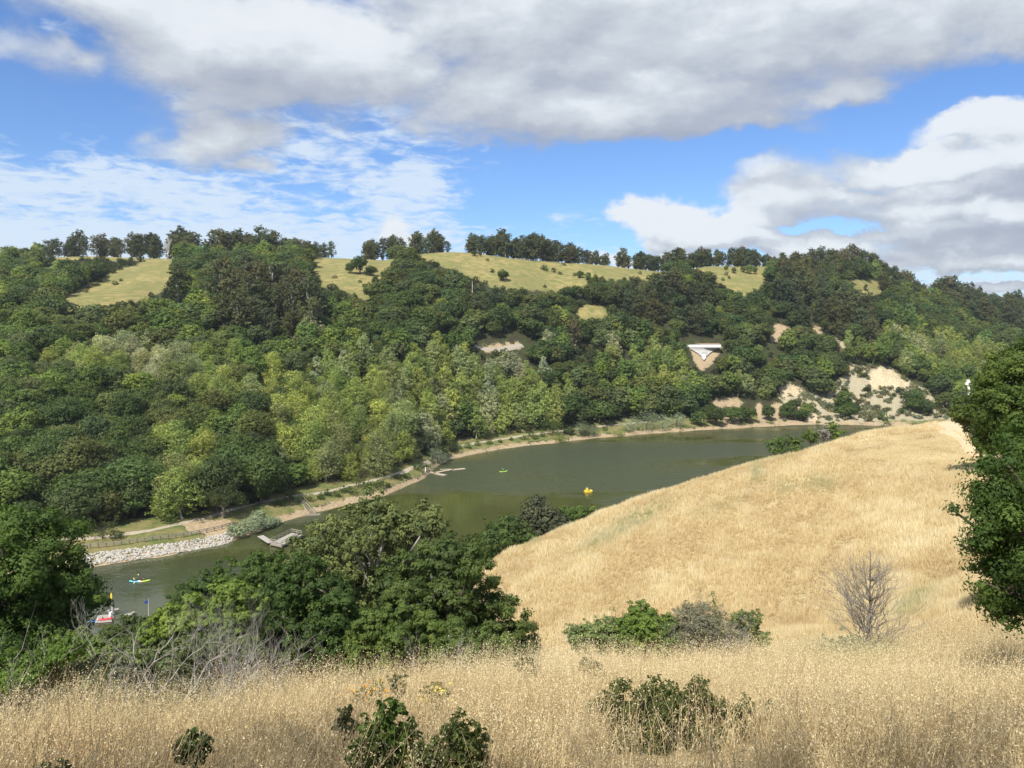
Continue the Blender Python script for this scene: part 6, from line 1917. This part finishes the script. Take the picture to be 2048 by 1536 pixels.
mat_bleach = bark_mat('bleached_wood', (0.46, 0.43, 0.38), (0.68, 0.65, 0.60), 2.0)
mat_purple = bark_mat('purple_grey_twigs', (0.21, 0.185, 0.19), (0.34, 0.31, 0.31), 2.0)
dead('tall bare white tree between the eucalyptus clumps on the crest', 331, 520, 23, 901, mat_bleach, 300, depth=5, spread=.30, n=(2, 4), up=.35, L0=.32)
dead('purple-grey leafless tree above the bright willows', 459, 738, 11, 902, mat_purple, 200, depth=6, spread=.36, n=(3, 4), up=.3, L0=.26)
dead('grey dead tree with fine drooping twigs among green trees', 325, 855, 12, 903, mat_bleach, 170, depth=6, spread=.42, n=(3, 4), up=.1, L0=.27)
dead('white dead snag at the left in the dark oaks', 55, 880, 9, 904, mat_bleach, 150, depth=4, spread=.6, n=(2, 3), up=.1, L0=.28)
dead('fallen bleached tree leaning in a gap of the woods', 262, 985, 9, 905, mat_bleach, 150, rot=(.2, .6), depth=4, spread=.5, n=(2, 3), up=.0, L0=.34)
dead('pale bare branches over the shore trees', 410, 985, 6, 906, mat_bleach, 150, rot=(0, .7), depth=3, spread=.4, n=(2, 2), up=.1, L0=.4)
p = hit(803, 700, 200)
g3 = np.random.default_rng(907)
t = thing('flowering_tree', 'rounded tree covered in white blossom among dark oaks', 'tree', p)
Lb = dome_lobes(g3, 4.6, 4.2, 4.6, 12)
bag = Bag(); bag.add(*crown_arrays(908, Lb, 1500, .6)); o = put('crown', bag.mesh('flowering_crown', [mat_leaf]), parent=t); o.color = (0.08, 0.10, 0.04, 1)
top_only = [l for l in Lb if l[2] > 4.6]
bag = Bag(); bag.add(*crown_arrays(909, [(l[0], l[1], l[2] + .3, l[3] * 1.06, l[4] * 1.06, l[5] * 1.06) for l in top_only], 420, .5, inner=0)); o = put('blossom', bag.mesh('blossom', [mat_leaf_dull]), parent=t); o.color = (0.42, 0.41, 0.33, 1)
wb = Bag(); limbs(g3, wb, (0, 0, 0), Lb, .28, 6, .4); put('trunk', wb.mesh('flowering_trunk', [mat_bark], True), parent=t)
# the tree with a plain trunk on the bare bank behind the fence
p = shore_pt(446, 12)
t = thing('oak_tree', 'leaning oak with a bare trunk on the tan bank behind the fence', 'tree', p)
g4 = np.random.default_rng(911)
Lb = [(-2.5, 0, 5.6, 2.2, 2.2, 1.5), (0, .5, 6.8, 2.6, 2.6, 1.8), (2.6, 0, 5.6, 2.2, 2.2, 1.5), (-1, -1.6, 5, 1.8, 1.8, 1.2), (1.4, -1.4, 5.4, 1.9, 1.9, 1.3), (4.2, .4, 4.4, 1.5, 1.5, 1.0), (-4.2, 0, 4.2, 1.5, 1.5, 1.0), (0, 1, 8.2, 2.0, 2.0, 1.4)]
bag = Bag(); bag.add(*crown_arrays(912, Lb, 5200, .34)); o = put('crown', bag.mesh('leaning_crown', [mat_leaf]), parent=t); o.color = (0.07, 0.09, 0.032, 1)
wb = Bag(); limbs(g4, wb, (0, 0, 0), Lb, .34, 7, .5); put('trunk', wb.mesh('leaning_trunk', [mat_bark_pale], True), parent=t)
# white-stemmed eucalyptus on the slope
p = hit(945, 628, 250)
t = thing('eucalyptus_tree', 'eucalyptus with a bright white stem on the upper slope', 'tree', p)
g5 = np.random.default_rng(915)
Lb = euc_lobes(g5, 5.0, 19, 14)
bag = Bag(); bag.add(*crown_arrays(916, Lb, 1300, .85, inner=.3)); o = put('crown', bag.mesh('white_stem_crown', [mat_leaf]), parent=t); o.color = (0.09, 0.09, 0.045, 1)
wb = Bag(); wb.add(*tube_arrays(curve((0, -1, -.5), (0, -2.4, 18), g5, .06, 7), np.linspace(.5, .15, 7), 6)); put('trunk', wb.mesh('white_stem_trunk', [mat_bleach], True), parent=t)

# ---------------------------------------------------------------- the day's thin haze
hm, T = new_mat('thin_haze')
pv = T.node('ShaderNodeVolumePrincipled')
pv.inputs['Color'].default_value = (0.80, 0.87, 0.97, 1); pv.inputs['Density'].default_value = 0.00010; pv.inputs['Anisotropy'].default_value = 0.3
ho = T.node('ShaderNodeOutputMaterial'); T.l.new(pv.outputs[0], ho.inputs['Volume'])
zlo, zhi = float(ZSURF.min()) - 1.0, 142.0
put('haze', mesh_np('haze', np.array([(x, y, z) for z in (zlo, zhi) for (x, y) in ((-1650, -1650), (1650, -1650), (1650, 1650), (-1650, 1650))]), quads=[[0, 3, 2, 1], [4, 5, 6, 7], [0, 1, 5, 4], [1, 2, 6, 5], [2, 3, 7, 6], [3, 0, 4, 7]], mats=[hm]), kind='stuff')
